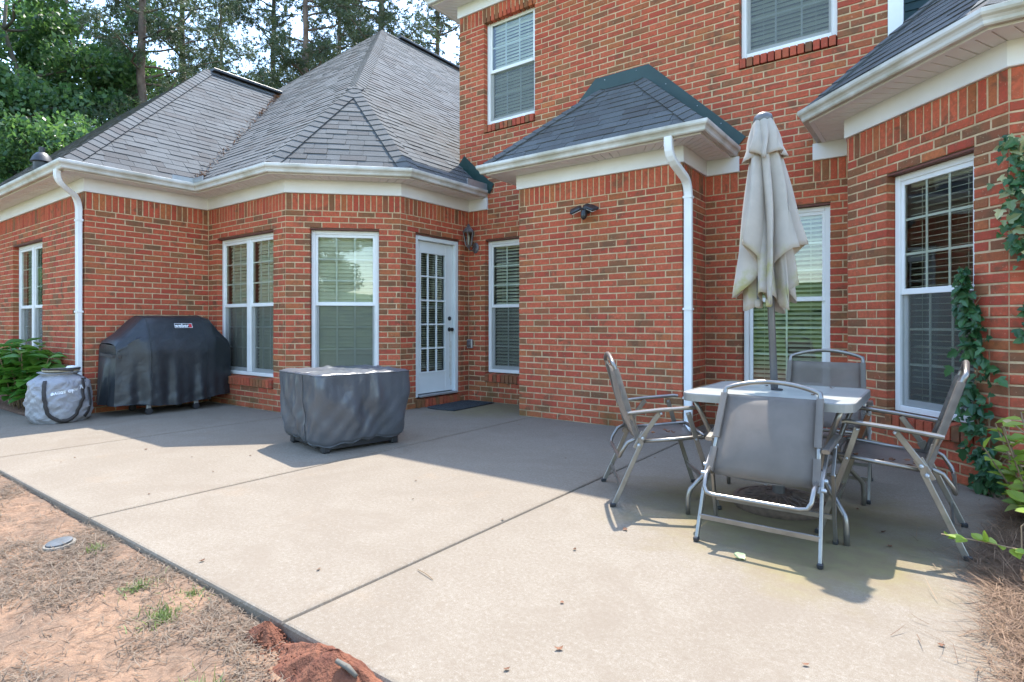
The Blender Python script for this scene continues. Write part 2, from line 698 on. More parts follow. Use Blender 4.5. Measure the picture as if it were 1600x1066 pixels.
def mat_cloth(name, c1, c2, rough, crease=9.0, strength=0.5, dist=0.012, dust=(0.3, 0.27, 0.22), dk=0.25):
    """coated fabric with sharp creases and a little dust"""
    t = NT(name)
    n = t.noise(crease, 3, 0.45, None, 1.4)
    n2 = t.noise(crease * 2.6, 3, 0.5, None, 1.0)
    ridge = lambda k: t.math('MINIMUM', t.math('MULTIPLY', t.math('ABSOLUTE', t.math('SUBTRACT', k, 0.5)), 5.0), 0.8)
    h = t.math('ADD', ridge(n), t.math('MULTIPLY', ridge(n2), 0.35))
    c = t.mix(t.ramp(t.noise(4, 4), [(0.35, 0.0), (0.65, 1.0)]), c1, c2)
    c = t.mix(t.ramp(t.noise(14, 6, 0.7), [(0.55, 0.0), (0.75, dk)]), c, dust)
    return t.done(t.bsdf(c, rough, 0, 0.5, t.bump(h, strength, dist)))


M = {}
M['brick'] = mat_brick()
M['mortar'] = mat_mortar()
M['shingle'] = mat_shingle()
M['concrete'] = mat_concrete()
M['clay'] = mat_clay()
M['glass'] = mat_glass()
M['white'] = pm('white_vinyl', (0.72, 0.71, 0.68), (0.79, 0.78, 0.755), 3, 0.45, bump=0.05, bscale=30)
M['trim'] = pm('painted_trim', (0.70, 0.685, 0.68), (0.77, 0.755, 0.75), 2.5, 0.5, bump=0.08, bscale=25)
M['gutter'] = pm('gutter_aluminium', (0.40, 0.37, 0.295), (0.60, 0.58, 0.535), 2.6, 0.42, bump=0.12, bscale=18, detail=9, lo=0.38, hi=0.58)
M['soffit'] = pm('soffit_vinyl', (0.72, 0.695, 0.67), (0.78, 0.755, 0.73), 3, 0.5)
M['green'] = pm('green_flashing_paint', (0.004, 0.026, 0.021), (0.007, 0.036, 0.030), 4, 0.4, bump=0.2, bscale=8, bdist=0.02)
M['lintel'] = pm('lintel_paint', (0.11, 0.035, 0.022), (0.16, 0.05, 0.03), 8, 0.7)
M['room'] = pm('room_paint', (0.22, 0.19, 0.15), (0.26, 0.225, 0.18), 1, 0.9)
M['blind'] = pm('blind_slat', (0.74, 0.715, 0.575), (0.79, 0.765, 0.63), 2, 0.45)
M['screen'] = mat_mesh('insect_screen', (0.12, 0.125, 0.11), 0.45)
M['door'] = pm('door_paint', (0.60, 0.625, 0.61), (0.67, 0.69, 0.675), 2, 0.4, bump=0.06, bscale=30)
M['black'] = pm('black_metal', (0.012, 0.012, 0.013), (0.02, 0.02, 0.022), 12, 0.35)
M['blackp'] = pm('black_plastic', (0.018, 0.018, 0.02), (0.03, 0.03, 0.032), 8, 0.45)
M['pewter'] = pm('lantern_metal', (0.13, 0.12, 0.125), (0.2, 0.185, 0.185), 20, 0.5, metal=0.5)
M['steel'] = pm('chair_frame_paint', (0.230, 0.212, 0.191), (0.306, 0.285, 0.255), 9, 0.33, metal=0.75)
M['rust'] = pm('rust', (0.22, 0.075, 0.03), (0.36, 0.15, 0.07), 25, 0.85)
M['sling'] = mat_sling()
M['canvas'] = mat_canvas()
M['tabletop'] = pm('frosted_table_glass', (0.300, 0.315, 0.289), (0.375, 0.375, 0.338), 7, 0.3, spec=0.6, bump=0.15, bscale=90)
M['tablerim'] = pm('table_rim', (0.240, 0.240, 0.224), (0.304, 0.296, 0.272), 8, 0.4, metal=0.3)
M['bronze'] = pm('umbrella_base_resin', (0.085, 0.060, 0.045), (0.17, 0.115, 0.08), 25, 0.55, bump=0.4, bscale=40)
M['pole'] = pm('pole_paint', (0.12, 0.115, 0.11), (0.16, 0.15, 0.145), 5, 0.4, metal=0.4)
M['cover'] = mat_cloth('grill_cover_vinyl', (0.016, 0.019, 0.022), (0.025, 0.028, 0.031), 0.42, 4.0, 0.13, 0.010, (0.09, 0.086, 0.078), 0.2)
M['pit'] = mat_cloth('pit_cover_vinyl', (0.070, 0.074, 0.081), (0.090, 0.095, 0.103), 0.33, 4.0, 0.14, 0.010, (0.17, 0.155, 0.13), 0.25)
M['bag'] = mat_cloth('bag_nylon', (0.25, 0.242, 0.25), (0.33, 0.32, 0.325), 0.42, 6.0, 0.45, 0.014, (0.24, 0.20, 0.15), 0.25)
M['strap'] = pm('bag_webbing', (0.035, 0.028, 0.025), (0.055, 0.043, 0.036), 60, 0.8)
M['wood'] = pm('pale_wood', (0.350, 0.280, 0.182), (0.420, 0.350, 0.252), 20, 0.5)
M['print'] = pm('white_print', (0.82, 0.82, 0.82), None, rough=0.6)
M['redp'] = pm('red_print', (0.5, 0.02, 0.03), None, rough=0.6)
M['greyprint'] = pm('black_print', (0.015, 0.015, 0.017), None, rough=0.5)
M['mat'] = pm('doormat_rubber', (0.018, 0.022, 0.026), (0.045, 0.05, 0.055), 40, 0.75, bump=0.6, bscale=70)
M['bark'] = pm('pine_bark', (0.085, 0.058, 0.045), (0.16, 0.115, 0.09), 3, 0.95, bump=0.9, bscale=7, bdist=0.05)
M['bark2'] = pm('grey_bark', (0.075, 0.065, 0.05), (0.13, 0.115, 0.09), 3, 0.95, bump=0.8, bscale=7, bdist=0.04)
M['leafA'] = mat_leaf('broad_leaf', (0.032, 0.085, 0.036), (0.115, 0.20, 0.07), 0.5, 0.4)
M['leafP'] = mat_leaf('pine_needle', (0.03, 0.058, 0.034), (0.085, 0.11, 0.055), 0.3, 0.5)
M['hyd'] = mat_leaf('hydrangea_leaf', (0.05, 0.15, 0.022), (0.13, 0.26, 0.04), 0.35, 0.38)
M['ivy'] = mat_leaf('ivy_leaf', (0.022, 0.075, 0.032), (0.06, 0.145, 0.045), 0.2, 0.35)
M['ivyv'] = mat_leaf('variegated_leaf', (0.10, 0.16, 0.06), (0.56, 0.52, 0.27), 0.25, 0.45)
M['lime'] = mat_leaf('lime_leaf', (0.16, 0.26, 0.03), (0.36, 0.44, 0.08), 0.4, 0.4)
M['stem'] = pm('stem', (0.20, 0.13, 0.07), (0.27, 0.18, 0.10), 20, 0.7)
M['grass'] = mat_leaf('grass_blade', (0.075, 0.13, 0.035), (0.22, 0.25, 0.09), 0.35, 0.6)
M['straw'] = mat_leaf('dry_straw', (0.07, 0.048, 0.033), (0.22, 0.165, 0.115), 0.15, 0.8)
M['needle'] = mat_leaf('pine_straw', (0.095, 0.05, 0.03), (0.29, 0.185, 0.112), 0.15, 0.75)
M['dead'] = mat_leaf('dead_leaf', (0.075, 0.036, 0.02), (0.21, 0.095, 0.05), 0.15, 0.75)
M['redsoil'] = pm('red_soil', (0.115, 0.036, 0.017), (0.19, 0.068, 0.032), 14, 0.95, bump=1.0, bscale=70, bdist=0.012, detail=8)
M['capgrey'] = pm('cap_plastic', (0.063, 0.070, 0.073), (0.098, 0.105, 0.108), 15, 0.6)
M['pvc'] = pm('pvc_ring', (0.17, 0.15, 0.12), (0.24, 0.21, 0.17), 15, 0.7)
M['galv'] = pm('galvanised', (0.36, 0.37, 0.37), (0.46, 0.47, 0.47), 9, 0.4, metal=0.6)
M['lawn'] = pm('lawn', (0.07, 0.13, 0.025), (0.13, 0.20, 0.05), 2.2, 0.95, bump=0.9, bscale=10, bdist=0.1, detail=7)
M['bulb'] = pm('clear_bulb', (0.75, 0.72, 0.66), None, rough=0.15)
M['siding'] = pm('dark_siding', (0.018, 0.05, 0.052), (0.03, 0.07, 0.07), 5, 0.6)

# ------------------------------------------------------------------ setting: ground and patio
def nz(x, y, s=0.0):
    return (sin(x * 2.3 + s) * cos(y * 1.9 - s) + 0.5 * sin(x * 5.7 - y * 4.3 + s) + 0.3 * sin(x * 11.3 + y * 9.1 + 2 * s)) / 1.8


def axis(lo, hi, a, b, step, g=1.45):
    c = list(np.arange(a, b + 1e-6, step))
    d = step
    x = b
    while x < hi:
        d *= g
        x += d
        c.append(min(x, hi))
    d = step
    x = a
    while x > lo:
        d *= g
        x -= d
        c.insert(0, max(x, lo))
    return c


gm = MB()
gx = axis(-400, 400, -9.0, 2.5, 0.09)
gy = axis(-400, 400, -0.6, 1.4, 0.07)


def gz(x, y):
    near = max(0.0, 1 - max(0, abs(x + 3) - 5) / 4) * max(0.0, 1 - max(0, abs(y - 0.4) - 1.3) / 2)
    z = -0.075 + 0.050 * min(1, max(0, (y - 0.1) / 1.0)) * min(1, max(0, (-x - 1.0) / 1.2)) + near * (0.010 * nz(x * 1.2, y * 1.2) + 0.007 * nz(x * 4.1, y * 4.3, 2.0) + 0.004 * nz(x * 11, y * 12, 1.0))
    if y > 1.0:
        z -= 0.012 * min(1, (y - 1.0) * 4)
    if y > 1.3 and x > -9:
        z = -0.13
    return z


rows = []
for y in gy:
    r_ = []
    for x in gx:
        z = gz(x, y)
        r_.append((x, y, z))
    rows.append(r_)
gm.grid(rows)
ground = gm.build('ground', M['clay'], smooth=True)
tag(ground, 'bare red clay yard with dry straw in front of the patio', None, kind='structure')

patio = bpy.data.objects.new('patio', None)
COL.objects.link(patio)


def slab(poly, name='concrete_slab'):
    """bevelled slab from a plan polygon (counter-clockwise)"""
    mb = MB()
    n = len(poly)

    def off(d):
        out = []
        for i in range(n):
            p0, p1, p2 = V(poly[i - 1]), V(poly[i]), V(poly[(i + 1) % n])
            a = (p1 - p0).normalized()
            b = (p2 - p1).normalized()
            na, nb = V((-a.y, a.x)), V((-b.y, b.x))
            m = (na + nb) / (1 + na.dot(nb))
            out.append(p1 + m * d)
        return out
    r0 = [(p.x, p.y, -0.14) for p in off(0)]
    r1 = [(p.x, p.y, -0.012) for p in off(0)]
    r2 = [(p.x, p.y, -0.003) for p in off(0.005)]
    r3 = [(p.x, p.y, 0.0) for p in off(0.014)]
    mb.grid([r0, r1, r2, r3], True)
    b = len(mb.v)
    mb.f.append([b - n + i for i in range(n)])
    mb.t.append(None)
    mb.m.append(0)
    return mb.build(name, M['concrete'], patio)


g_ = 0.005
edge = []
slab([(-15, 1.2), (-6.07 - g_, 1.2), (-6.07 - g_, 4.3), (-8.5, 4.3), (-8.5, 2.08), (-15, 2.08)])
slab([(-6.07 + g_, 1.2), (-3.78 - g_, 1.195), (-3.78 - g_, 6.3), (-6.07 + g_, 6.3)])
slab([(-3.78 + g_, 1.195), (-1.9 - g_, 1.19), (-1.9 - g_, 6.3), (-3.78 + g_, 6.3)])
slab([(-1.9 + g_, 1.187), (-1.2, 1.183), (-0.1, 1.18), (0.12, 1.6), (0.20, 2.4), (0.26, 3.0), (0.34, 3.5), (0.6, 4.0), (0.75, 4.7), (-0.5, 6.3), (-1.9 + g_, 6.3)])
pb = MB()
pb.bx(-14, -0.3, 1.3, 6.2, -0.14, -0.03)
pb.build('joint_filler', pm('joint_dirt', (0.07, 0.055, 0.04), (0.12, 0.09, 0.065), 12, 0.95), patio)
tag(patio, 'pale broom-finished concrete patio with straight control joints', None, kind='structure')

# ------------------------------------------------------------------ the house
house = empty('brick_house', (-4, 6, 0))
HOFF = V((-4, 6, 0))
tag(house, 'red brick house with hipped grey roofs, white gutters and two storeys on the right', 'house')


def hp(mb, name, mats, parent=None, **kw):
    """build a house part given in world coordinates"""
    o = mb.build(name, mats, parent or house, **kw)
    p = V(o.parent.matrix_world.translation) if False else HOFF
    if o.parent is house:
        o.location = -HOFF
    return o


EAVE = 2.6275
PITCH = 0.0693
BL = 0.208
JT = 0.0125
GL, GT, TB, BD, DM = V((-8.128, 2.537)), V((-8.128, 3.972)), V((-6.282, 3.972)), V((-5.329, 4.925)), V((-5.329, 6.204))
BOL, BOR, BOM = V((-3.959, 5.505)), V((-2.016, 5.505)), V((-2.016, 6.204))
RL, RR = V((-0.637, 5.620)), V((0.331, 4.652))
YM = 6.204
UP = 5.39
bricks = []          # (frame, s0, s1, z0, z1, tint)
brick_walls = []


def brick_tint():
    r = rnd.random()
    if r < 0.58:
        c = mixc((0.47, 0.086, 0.044), (0.55, 0.125, 0.062), rnd.random())
    elif r < 0.75:
        c = mixc((0.40, 0.058, 0.038), (0.49, 0.08, 0.046), rnd.random())
    elif r < 0.87:
        c = mixc((0.46, 0.15, 0.055), (0.36, 0.11, 0.045), rnd.random())
    else:
        c = mixc((0.26, 0.125, 0.055), (0.155, 0.085, 0.045), rnd.random())
    k = rnd.uniform(0.9, 1.1)
    return tuple(x * k for x in c)


def dark_tint():
    return mixc((0.25, 0.12, 0.05), (0.15, 0.085, 0.045), rnd.random()) if rnd.random() < 0.42 else brick_tint()


class Wall:
    def __init__(self, A, B, z0, z1, openings=(), voids=(), ends=(0, 0), soldier=True, phase=0, name='wall', bricksz=None, ext=(0, 0)):
        """openings: (s0,s1,z0,z1); voids: same, no bricks but wall stays; ends: 0 plain, 1/2 = convex right-angle corner, alternating"""
        self.A, self.B = A, B
        d = B - A
        self.L = d.length
        self.t = d.normalized()
        self.n = V((self.t.y, -self.t.x))
        self.name = name
        self.id = len(brick_walls)
        brick_walls.append(self)
        self.ext = ext
        self.build(z0, z1, openings, name)
        self.lay(z0, z1, openings, voids, ends, soldier, phase, bricksz)

    def P(self, s, o, z):
        p = self.A + self.t * s + self.n * o
        return V((p.x, p.y, z))

    def build(self, z0, z1, ops, name):
        mb = MB()
        e = 0.0045
        D = 0.12
        S = sorted({-self.ext[0], self.L + self.ext[1], *[x for o in ops for x in (o[0] - e, o[1] + e)]})
        Z = sorted({z0, z1, *[x for o in ops for x in (max(z0, o[2] - e), min(z1, o[3] + e))]})
        for i in range(len(S) - 1):
            for j in range(len(Z) - 1):
                sm, zm = (S[i] + S[i + 1]) / 2, (Z[j] + Z[j + 1]) / 2
                if any(o[0] - e < sm < o[1] + e and o[2] - e < zm < o[3] + e for o in ops):
                    continue
                mb.add([self.P(S[i], -e, Z[j]), self.P(S[i + 1], -e, Z[j]), self.P(S[i + 1], -e, Z[j + 1]), self.P(S[i], -e, Z[j + 1])], [(0, 1, 2, 3)])
        for o in ops:
            a, b, c, d = o[0] - e, o[1] + e, max(z0, o[2] - e), o[3] + e
            for q in (((a, c), (a, d)), ((a, d), (b, d)), ((b, d), (b, c)), ((b, c), (a, c))):
                (sa, za), (sb, zb) = q
                mb.add([self.P(sa, -e, za), self.P(sb, -e, zb), self.P(sb, -D, zb), self.P(sa, -D, za)], [(0, 1, 2, 3)])
        self.obj = hp(mb, name, M['mortar'])
        self.obj.location = -HOFF

    def lay(self, z0, z1, ops, voids, ends, soldier, phase, bricksz):
        top = z1 - (0.202 if soldier else 0)
        k = 0
        zb = bricksz if bricksz else z0
        k = int(round((zb - z0) / PITCH))
        while z0 + (k + 1) * PITCH <= top + 0.03:
            za, zc = z0 + k * PITCH + JT / 2, z0 + (k + 1) * PITCH - JT / 2
            zc = min(zc, top - JT / 2)
            zm = (za + zc) / 2
            a, b = 0.004, self.L - 0.004
            if ends[0]:
                a = 0.001 if (k % 2 == 0) == (ends[0] == 1) else 0.108
            if ends[1]:
                b = self.L - 0.001 if (k % 2 == 0) == (ends[1] == 1) else self.L - 0.108
            self.run(a, b, za, zc, zm, list(ops) + list(voids), 0 if ends[0] else (k + phase) % 2)
            k += 1
        if soldier:
            s = 0.006
            w = 0.0693
            m = max(1, int(round((self.L - 0.01) / w)))
            w = (self.L - 0.01) / m
            for i in range(m):
                sm = s + (i + 0.5) * w
                if any(o[0] < sm < o[1] and o[2] < z1 - 0.1 < o[3] for o in list(ops) + list(voids)):
                    continue
                bricks.append((self, s + i * w + JT / 2, s + (i + 1) * w - JT / 2, z1 - 0.197, z1 - 0.002, brick_tint()))

    def run(self, a, b, za, zc, zm, ops, odd):
        iv = [(a, b)]
        for o in ops:
            if o[2] < zm < o[3]:
                nv = []
                for p, q in iv:
                    if o[1] <= p or o[0] >= q:
                        nv.append((p, q))
                    else:
                        if o[0] - p > 0.02:
                            nv.append((p, o[0] - 0.001))
                        if q - o[1] > 0.02:
                            nv.append((o[1] + 0.001, q))
                iv = nv
        for p, q in iv:
            # running bond from the left end of the interval
            x = p
            first = True
            cut = [p]
            step = BL / 2 if odd else BL
            x = p + step - (0.0 if odd else 0)
            while x < q - 0.045:
                cut.append(x)
                x += BL * rnd.uniform(0.985, 1.015)
            cut.append(q)
            for i in range(len(cut) - 1):
                s0, s1 = cut[i] + (JT / 2 if i else 0), cut[i + 1] - (JT / 2 if i < len(cut) - 2 else 0)
                if s1 - s0 < 0.02:
                    continue
                t_ = dark_tint() if (s1 - s0) < 0.12 else brick_tint()
                bricks.append((self, s0, s1, za, zc, t_))


def OP(w0, w1, a=0.277, b=2.218):
    return (w0, w1, a, b)


o_T = OP(0.237, 1.588)
o_B = OP(0.283, 1.089)
o_D = (0.261, 1.085, -0.01, 2.218)
o_R = OP(0.42, 1.138)
o_L = OP(15 - 11.02, 15 - 9.686)
mx = lambda x: x + 5.501
o_ML = OP(mx(-5.034), mx(-4.20))
o_MR = OP(mx(-1.647), mx(-0.845))
o_U1 = OP(mx(-5.053), mx(-4.214), 3.68, 5.26)
o_U2 = OP(mx(-1.672), mx(-0.786), 3.68, 5.26)
W_L = Wall(V((-15, 2.537)), GL, 0, EAVE, [o_L], ends=(0, 1))
W_G = Wall(GL, GT, 0, EAVE, ends=(2, 0), ext=(0, 0.03))
W_T = Wall(GT, TB, 0, EAVE, [o_T], phase=1, ext=(0.03, 0))
W_B = Wall(TB, BD, 0, EAVE, [o_B])
W_D = Wall(BD, DM, 0, EAVE, [o_D], phase=1, ext=(0, 0.03))
W_M = Wall(V((-5.501, YM)), V((-0.382, YM)), 0, UP, [o_ML, o_MR, o_U1, o_U2],
           voids=[(0, mx(-5.329), -1, 2.9), (mx(-3.959), mx(-2.016), -1, 2.9), (mx(-0.637) + 0.0, 9, -1, 2.9),
                  (mx(-5.329), mx(-4.99), 2.42, 2.9), (mx(-2.016), mx(-1.68), 2.42, 2.9), (mx(-0.99), mx(-0.637), 2.42, 2.9)])
W_BL = Wall(V((-3.959, YM)), BOL, 0, EAVE, ends=(0, 1), ext=(0.03, 0))
W_BO = Wall(BOL, BOR, 0, EAVE, ends=(2, 1), phase=1)
W_BS = Wall(BOR, BOM, 0, EAVE, ends=(2, 0), ext=(0, 0.03))
W_S = Wall(V((-0.637, YM)), RL, 0, EAVE, ext=(0.03, 0))
W_R = Wall(RL, RR, 0, EAVE, [o_R], phase=1)
W_R2 = Wall(RR, V((3.6, RR.y)), 0, EAVE)
# soldier bricks beneath the frieze returns on the main wall
for a, b in ((-5.329, -4.99), (-2.016, -1.68), (-0.985, -0.637)):
    m = int((b - a) / 0.0693)
    for i in range(m):
        s = mx(a) + 0.004 + i * (b - a) / m
        bricks.append((W_M, s, s + (b - a) / m - JT, EAVE - 0.197, EAVE - 0.002, brick_tint()))


def sill_bricks(w, op, zt=0.40):
    """sloping rowlock bricks under a window"""
    a, b = op[0] + 0.003, op[1] - 0.003
    m = int(round((b - a) / 0.0693))
    wd = (b - a) / m
    for i in range(m):
        bricks.append((w, a + i * wd + JT / 2, a + (i + 1) * wd - JT / 2, op[2] + 0.004, zt, dark_tint() if rnd.random() < 0.5 else brick_tint(), 'sill'))


for w, o in ((W_T, o_T), (W_B, o_B), (W_R, o_R), (W_L, o_L), (W_M, o_ML), (W_M, o_MR)):
    sill_bricks(w, o)
for o in (o_U1, o_U2):
    sill_bricks(W_M, o, 3.80)
sill_bricks(W_D, (0.261, 1.085, 0.0), 0.128)


def brick_geo(w, s0, s1, z0, z1, tint, kind=None):
    e = 0.0035
    j = lambda a=0.0024: rnd.uniform(-a, a)
    d = rnd.uniform(-0.002, 0.0025)
    P = w.P
    if kind == 'sill':
        pr, bk = 0.022, -0.115
        dz = 0.012
        v = [P(s0, pr, z0), P(s1, pr, z0), P(s1, pr, z1 - dz - 0.012 + j()), P(s0, pr, z1 - dz - 0.012 + j()),
             P(s0, bk, z0), P(s1, bk, z0), P(s1, bk, z1), P(s0, bk, z1)]
        return v, [(0, 1, 2, 3), (3, 2, 6, 7), (0, 3, 7, 4), (1, 5, 6, 2), (0, 4, 5, 1)]
    q = [(s0, z0), (s1, z0), (s1, z1), (s0, z1)]
    sg = [(1, 1), (-1, 1), (-1, -1), (1, -1)]
    v = [P(s + a * e + j(), d, z + b * e + j()) for (s, z), (a, b) in zip(q, sg)]
    v += [P(s + j(0.0008), d - e, z + j(0.0008)) for s, z in q]
    v += [P(s, -0.098, z) for s, z in q]
    f = [(0, 1, 2, 3)] + [(4 + i, 4 + (i + 1) % 4, (i + 1) % 4, i) for i in range(4)] + [(8 + i, 8 + (i + 1) % 4, 4 + (i + 1) % 4, 4 + i) for i in range(4)]
    return v, f


def score(pts):
    q = [pj(p) for p in pts]
    if any(x is None for x in q):
        return 0
    u = sum(x[0] for x in q) / len(q)
    v = sum(x[1] for x in q) / len(q)
    if not (2 < u < 1598 and 2 < v < 1064):
        return 0
    a = 0
    for i in range(len(q)):
        x0, y0 = q[i][:2]
        x1, y1 = q[(i + 1) % len(q)][:2]
        a += x0 * y1 - x1 * y0
    return -a / 2


def face_pts(b):
    w, s0, s1, z0, z1 = b[:5]
    return [w.P(s0, 0, z0), w.P(s1, 0, z0), w.P(s1, 0, z1), w.P(s0, 0, z1)]


order = sorted(range(len(bricks)), key=lambda i: -score(face_pts(bricks[i])))
single = set(order[:300])
rest = MB()
for i, b in enumerate(bricks):
    v, f = brick_geo(*b)
    if i in single:
        mb = MB()
        mb.add(v, f, b[5])
        o = mb.build('brick', M['brick'], b[0].obj)
    else:
        rest.add(v, f, b[5])
o = hp(rest, 'brickwork', M['brick'])
o['kind'] = 'stuff'

# ------------------------------------------------------------------ eaves: frieze, soffit, fascia, gutter
def chain_offset(pts, o):
    out = []
    n = len(pts)
    for i in range(n):
        ns = []
        if i > 0:
            d = (pts[i] - pts[i - 1]).normalized()
            ns.append(V((d.y, -d.x)))
        if i < n - 1:
            d = (pts[i + 1] - pts[i]).normalized()
            ns.append(V((d.y, -d.x)))
        m = ns[0] if len(ns) == 1 else (ns[0] + ns[1]) / (1 + ns[0].dot(ns[1]))
        out.append(pts[i] + m * o)
    return out


def sweep_chain(mb, pts, prof, cap=True):
    rings = []
    offs = {}
    for o, z in prof:
        if o not in offs:
            offs[o] = chain_offset(pts, o)
    n = len(pts)
    m = len(prof)
    vs_ = [(offs[o][i].x, offs[o][i].y, z) for i in range(n) for o, z in prof]
    fs = []
    for i in range(n - 1):
        for k in range(m):
            l = (k + 1) % m
            fs.append((i * m + k, i * m + l, (i + 1) * m + l, (i + 1) * m + k))
    if cap:
        fs.append(tuple(range(m)))
        fs.append(tuple((n - 1) * m + k for k in range(m))[::-1])
    mb.add(vs_, fs)


def eaves(pts, zb, frieze_pts=None, gpts=None, hf=0.16):
    fz = MB()
    sweep_chain(fz, frieze_pts or pts, [(-0.05, zb + 0.001), (0.018, zb + 0.001), (0.022, zb + 0.006), (0.022, zb + hf - 0.001), (-0.05, zb + hf - 0.001)])
    hp(fz, 'frieze_board', M['trim'])
    zs = zb + hf
    sf = MB()
    # soffit made of narrow boards between wall and fascia
    inner, outer = chain_offset(pts, 0.0), chain_offset(pts, 0.262)
    sheet = MB()
    sweep_chain(sheet, pts, [(-0.04, zs + 0.010), (0.262, zs + 0.010), (0.262, zs + 0.02), (-0.04, zs + 0.02)])
    hp(sheet, 'soffit_backing', M['soffit'])
    for i in range(len(pts) - 1):
        a0, a1, b0, b1 = inner[i], inner[i + 1], outer[i], outer[i + 1]
        L = max((a1 - a0).length, (b1 - b0).length)
        m = min(60, max(2, int(L / 0.10)))
        for k in range(m):
            t0, t1 = (k + 0.06) / m, (k + 0.94) / m
            q = [a0.lerp(a1, t0), a0.lerp(a1, t1), b0.lerp(b1, t1), b0.lerp(b1, t0)]
            sf.add([(p.x, p.y, zs) for p in q] + [(p.x, p.y, zs + 0.012) for p in q], [(0, 1, 2, 3), (0, 4, 5, 1), (1, 5, 6, 2), (2, 6, 7, 3), (3, 7, 4, 0)])
    hp(sf, 'soffit', M['soffit'])
    fa = MB()
    sweep_chain(fa, pts, [(0.235, zs - 0.006), (0.272, zs - 0.006), (0.272, zs + 0.09), (0.262, zs + 0.09), (0.262, zs + 0.005), (0.235, zs + 0.001)])
    hp(fa, 'fascia', M['trim'])
    gu = MB()
    z = zs
    sweep_chain(gu, gpts or pts, [(0.274, z + 0.105), (0.274, z + 0.008), (0.318, z + 0.004), (0.326, z + 0.014), (0.329, z + 0.032), (0.338, z + 0.048), (0.352, z + 0.060), (0.358, z + 0.074),
                          (0.358, z + 0.098), (0.350, z + 0.102), (0.346, z + 0.096), (0.346, z + 0.078), (0.320, z + 0.03), (0.282, z + 0.02), (0.280, z + 0.105)])
    hp(gu, 'gutter', M['gutter'])


eaves([V((-15, 2.537)), GL, GT, TB, BD, V((-5.329, YM - 0.001))], EAVE, [V((-15, 2.537)), GL, GT, TB, BD, DM, V((-4.985, YM))])
eaves([V((-3.959, YM - 0.001)), BOL, BOR, V((-2.016, YM - 0.001))], EAVE, [V((-4.23, YM)), V((-3.959, YM)), BOL, BOR, BOM, V((-1.67, YM))])
eaves([V((-0.637, YM - 0.001)), RL, RR, V((3.6, RR.y))], EAVE, [V((-0.99, YM)), V((-0.637, YM)), RL, RR, V((3.6, RR.y))])
eaves([V((-5.501, 13)), V((-5.501, YM)), V((-0.382, YM))], UP)
# gutter end box against the main wall and little splash guards
mb = MB()
mb.bx(-4.995, -4.985, 5.78, YM - 0.004, 2.885, 2.975)
hp(mb, 'splash_guard', M['galv'])
mb = MB()
g0 = V((-7.765, 3.61))
mb.bx(-7.80, -7.79, 3.36, 3.61, 2.885, 2.95)
mb.bx(-7.79, -7.54, 3.61, 3.62, 2.885, 2.95)
hp(mb, 'splash_guard', M['galv'])


# downspouts
def downspout(path, name='downspout'):
    mb = MB()
    mb.rect([V(p) for p in path], 0.078, 0.058, up=(0, -1, 0), ch=0.3)
    # crimp bands on the elbows and straps
    o = hp(mb, name, M['white'])
    b = MB()
    x, y, z = path[-2] if len(path) > 2 else path[-1]
    for zz in (2.28, 1.2, 0.34):
        b.bx(x - 0.044, x + 0.044, y - 0.034, y + 0.034, zz, zz + 0.022)
    s = b.build('strap', M['white'], o)
    return o


def bend(p0, p1, p2, n=5):
    return [V(p0) * (1 - t) ** 2 + V(p1) * 2 * t * (1 - t) + V(p2) * t * t for t in [i / n for i in range(n + 1)]]


pa = [V((-7.985, 2.225, 2.80))] + bend((-7.985, 2.225, 2.74), (-7.985, 2.23, 2.66), (-8.06, 2.33, 2.62)) + bend((-8.13, 2.43, 2.57), (-8.20, 2.49, 2.52), (-8.20, 2.495, 2.42)) + [V((-8.20, 2.495, 0.12)), V((-8.20, 2.38, 0.03))]
downspout(pa)
pa = [V((-2.035, 5.205, 2.80))] + bend((-2.035, 5.205, 2.72), (-2.03, 5.21, 2.60), (-2.00, 5.33, 2.54)) + bend((-1.975, 5.45, 2.47), (-1.968, 5.535, 2.42), (-1.968, 5.54, 2.30)) + [V((-1.968, 5.54, 0.12)), V((-1.95, 5.42, 0.03))]
downspout(pa)

# ------------------------------------------------------------------ roofs
RZ = 2.895
shingles = []
deck = MB()


def clip(poly, clipper):
    out = poly
    n = len(clipper)
    for i in range(n):
        a, b = clipper[i], clipper[(i + 1) % n]
        ex, ey = b[0] - a[0], b[1] - a[1]
        inp = out
        out = []
        if not inp:
            break
        side = lambda p: ex * (p[1] - a[1]) - ey * (p[0] - a[0])
        for k in range(len(inp)):
            p, q = inp[k - 1], inp[k]
            sp, sq = side(p), side(q)
            if sq >= -1e-9:
                if sp < -1e-9:
                    t = sp / (sp - sq)
                    out.append((p[0] + (q[0] - p[0]) * t, p[1] + (q[1] - p[1]) * t))
                out.append(q)
            elif sp >= -1e-9:
                t = sp / (sp - sq)
                out.append((p[0] + (q[0] - p[0]) * t, p[1] + (q[1] - p[1]) * t))
    return out


def shingle_tint():
    k = rnd.uniform(0.92, 1.08)
    b = mixc((0.090, 0.097, 0.098), (0.122, 0.130, 0.131), rnd.random())
    if rnd.random() < 0.15:
        b = (0.078, 0.076, 0.074)
    return tuple(x * k for x in b)


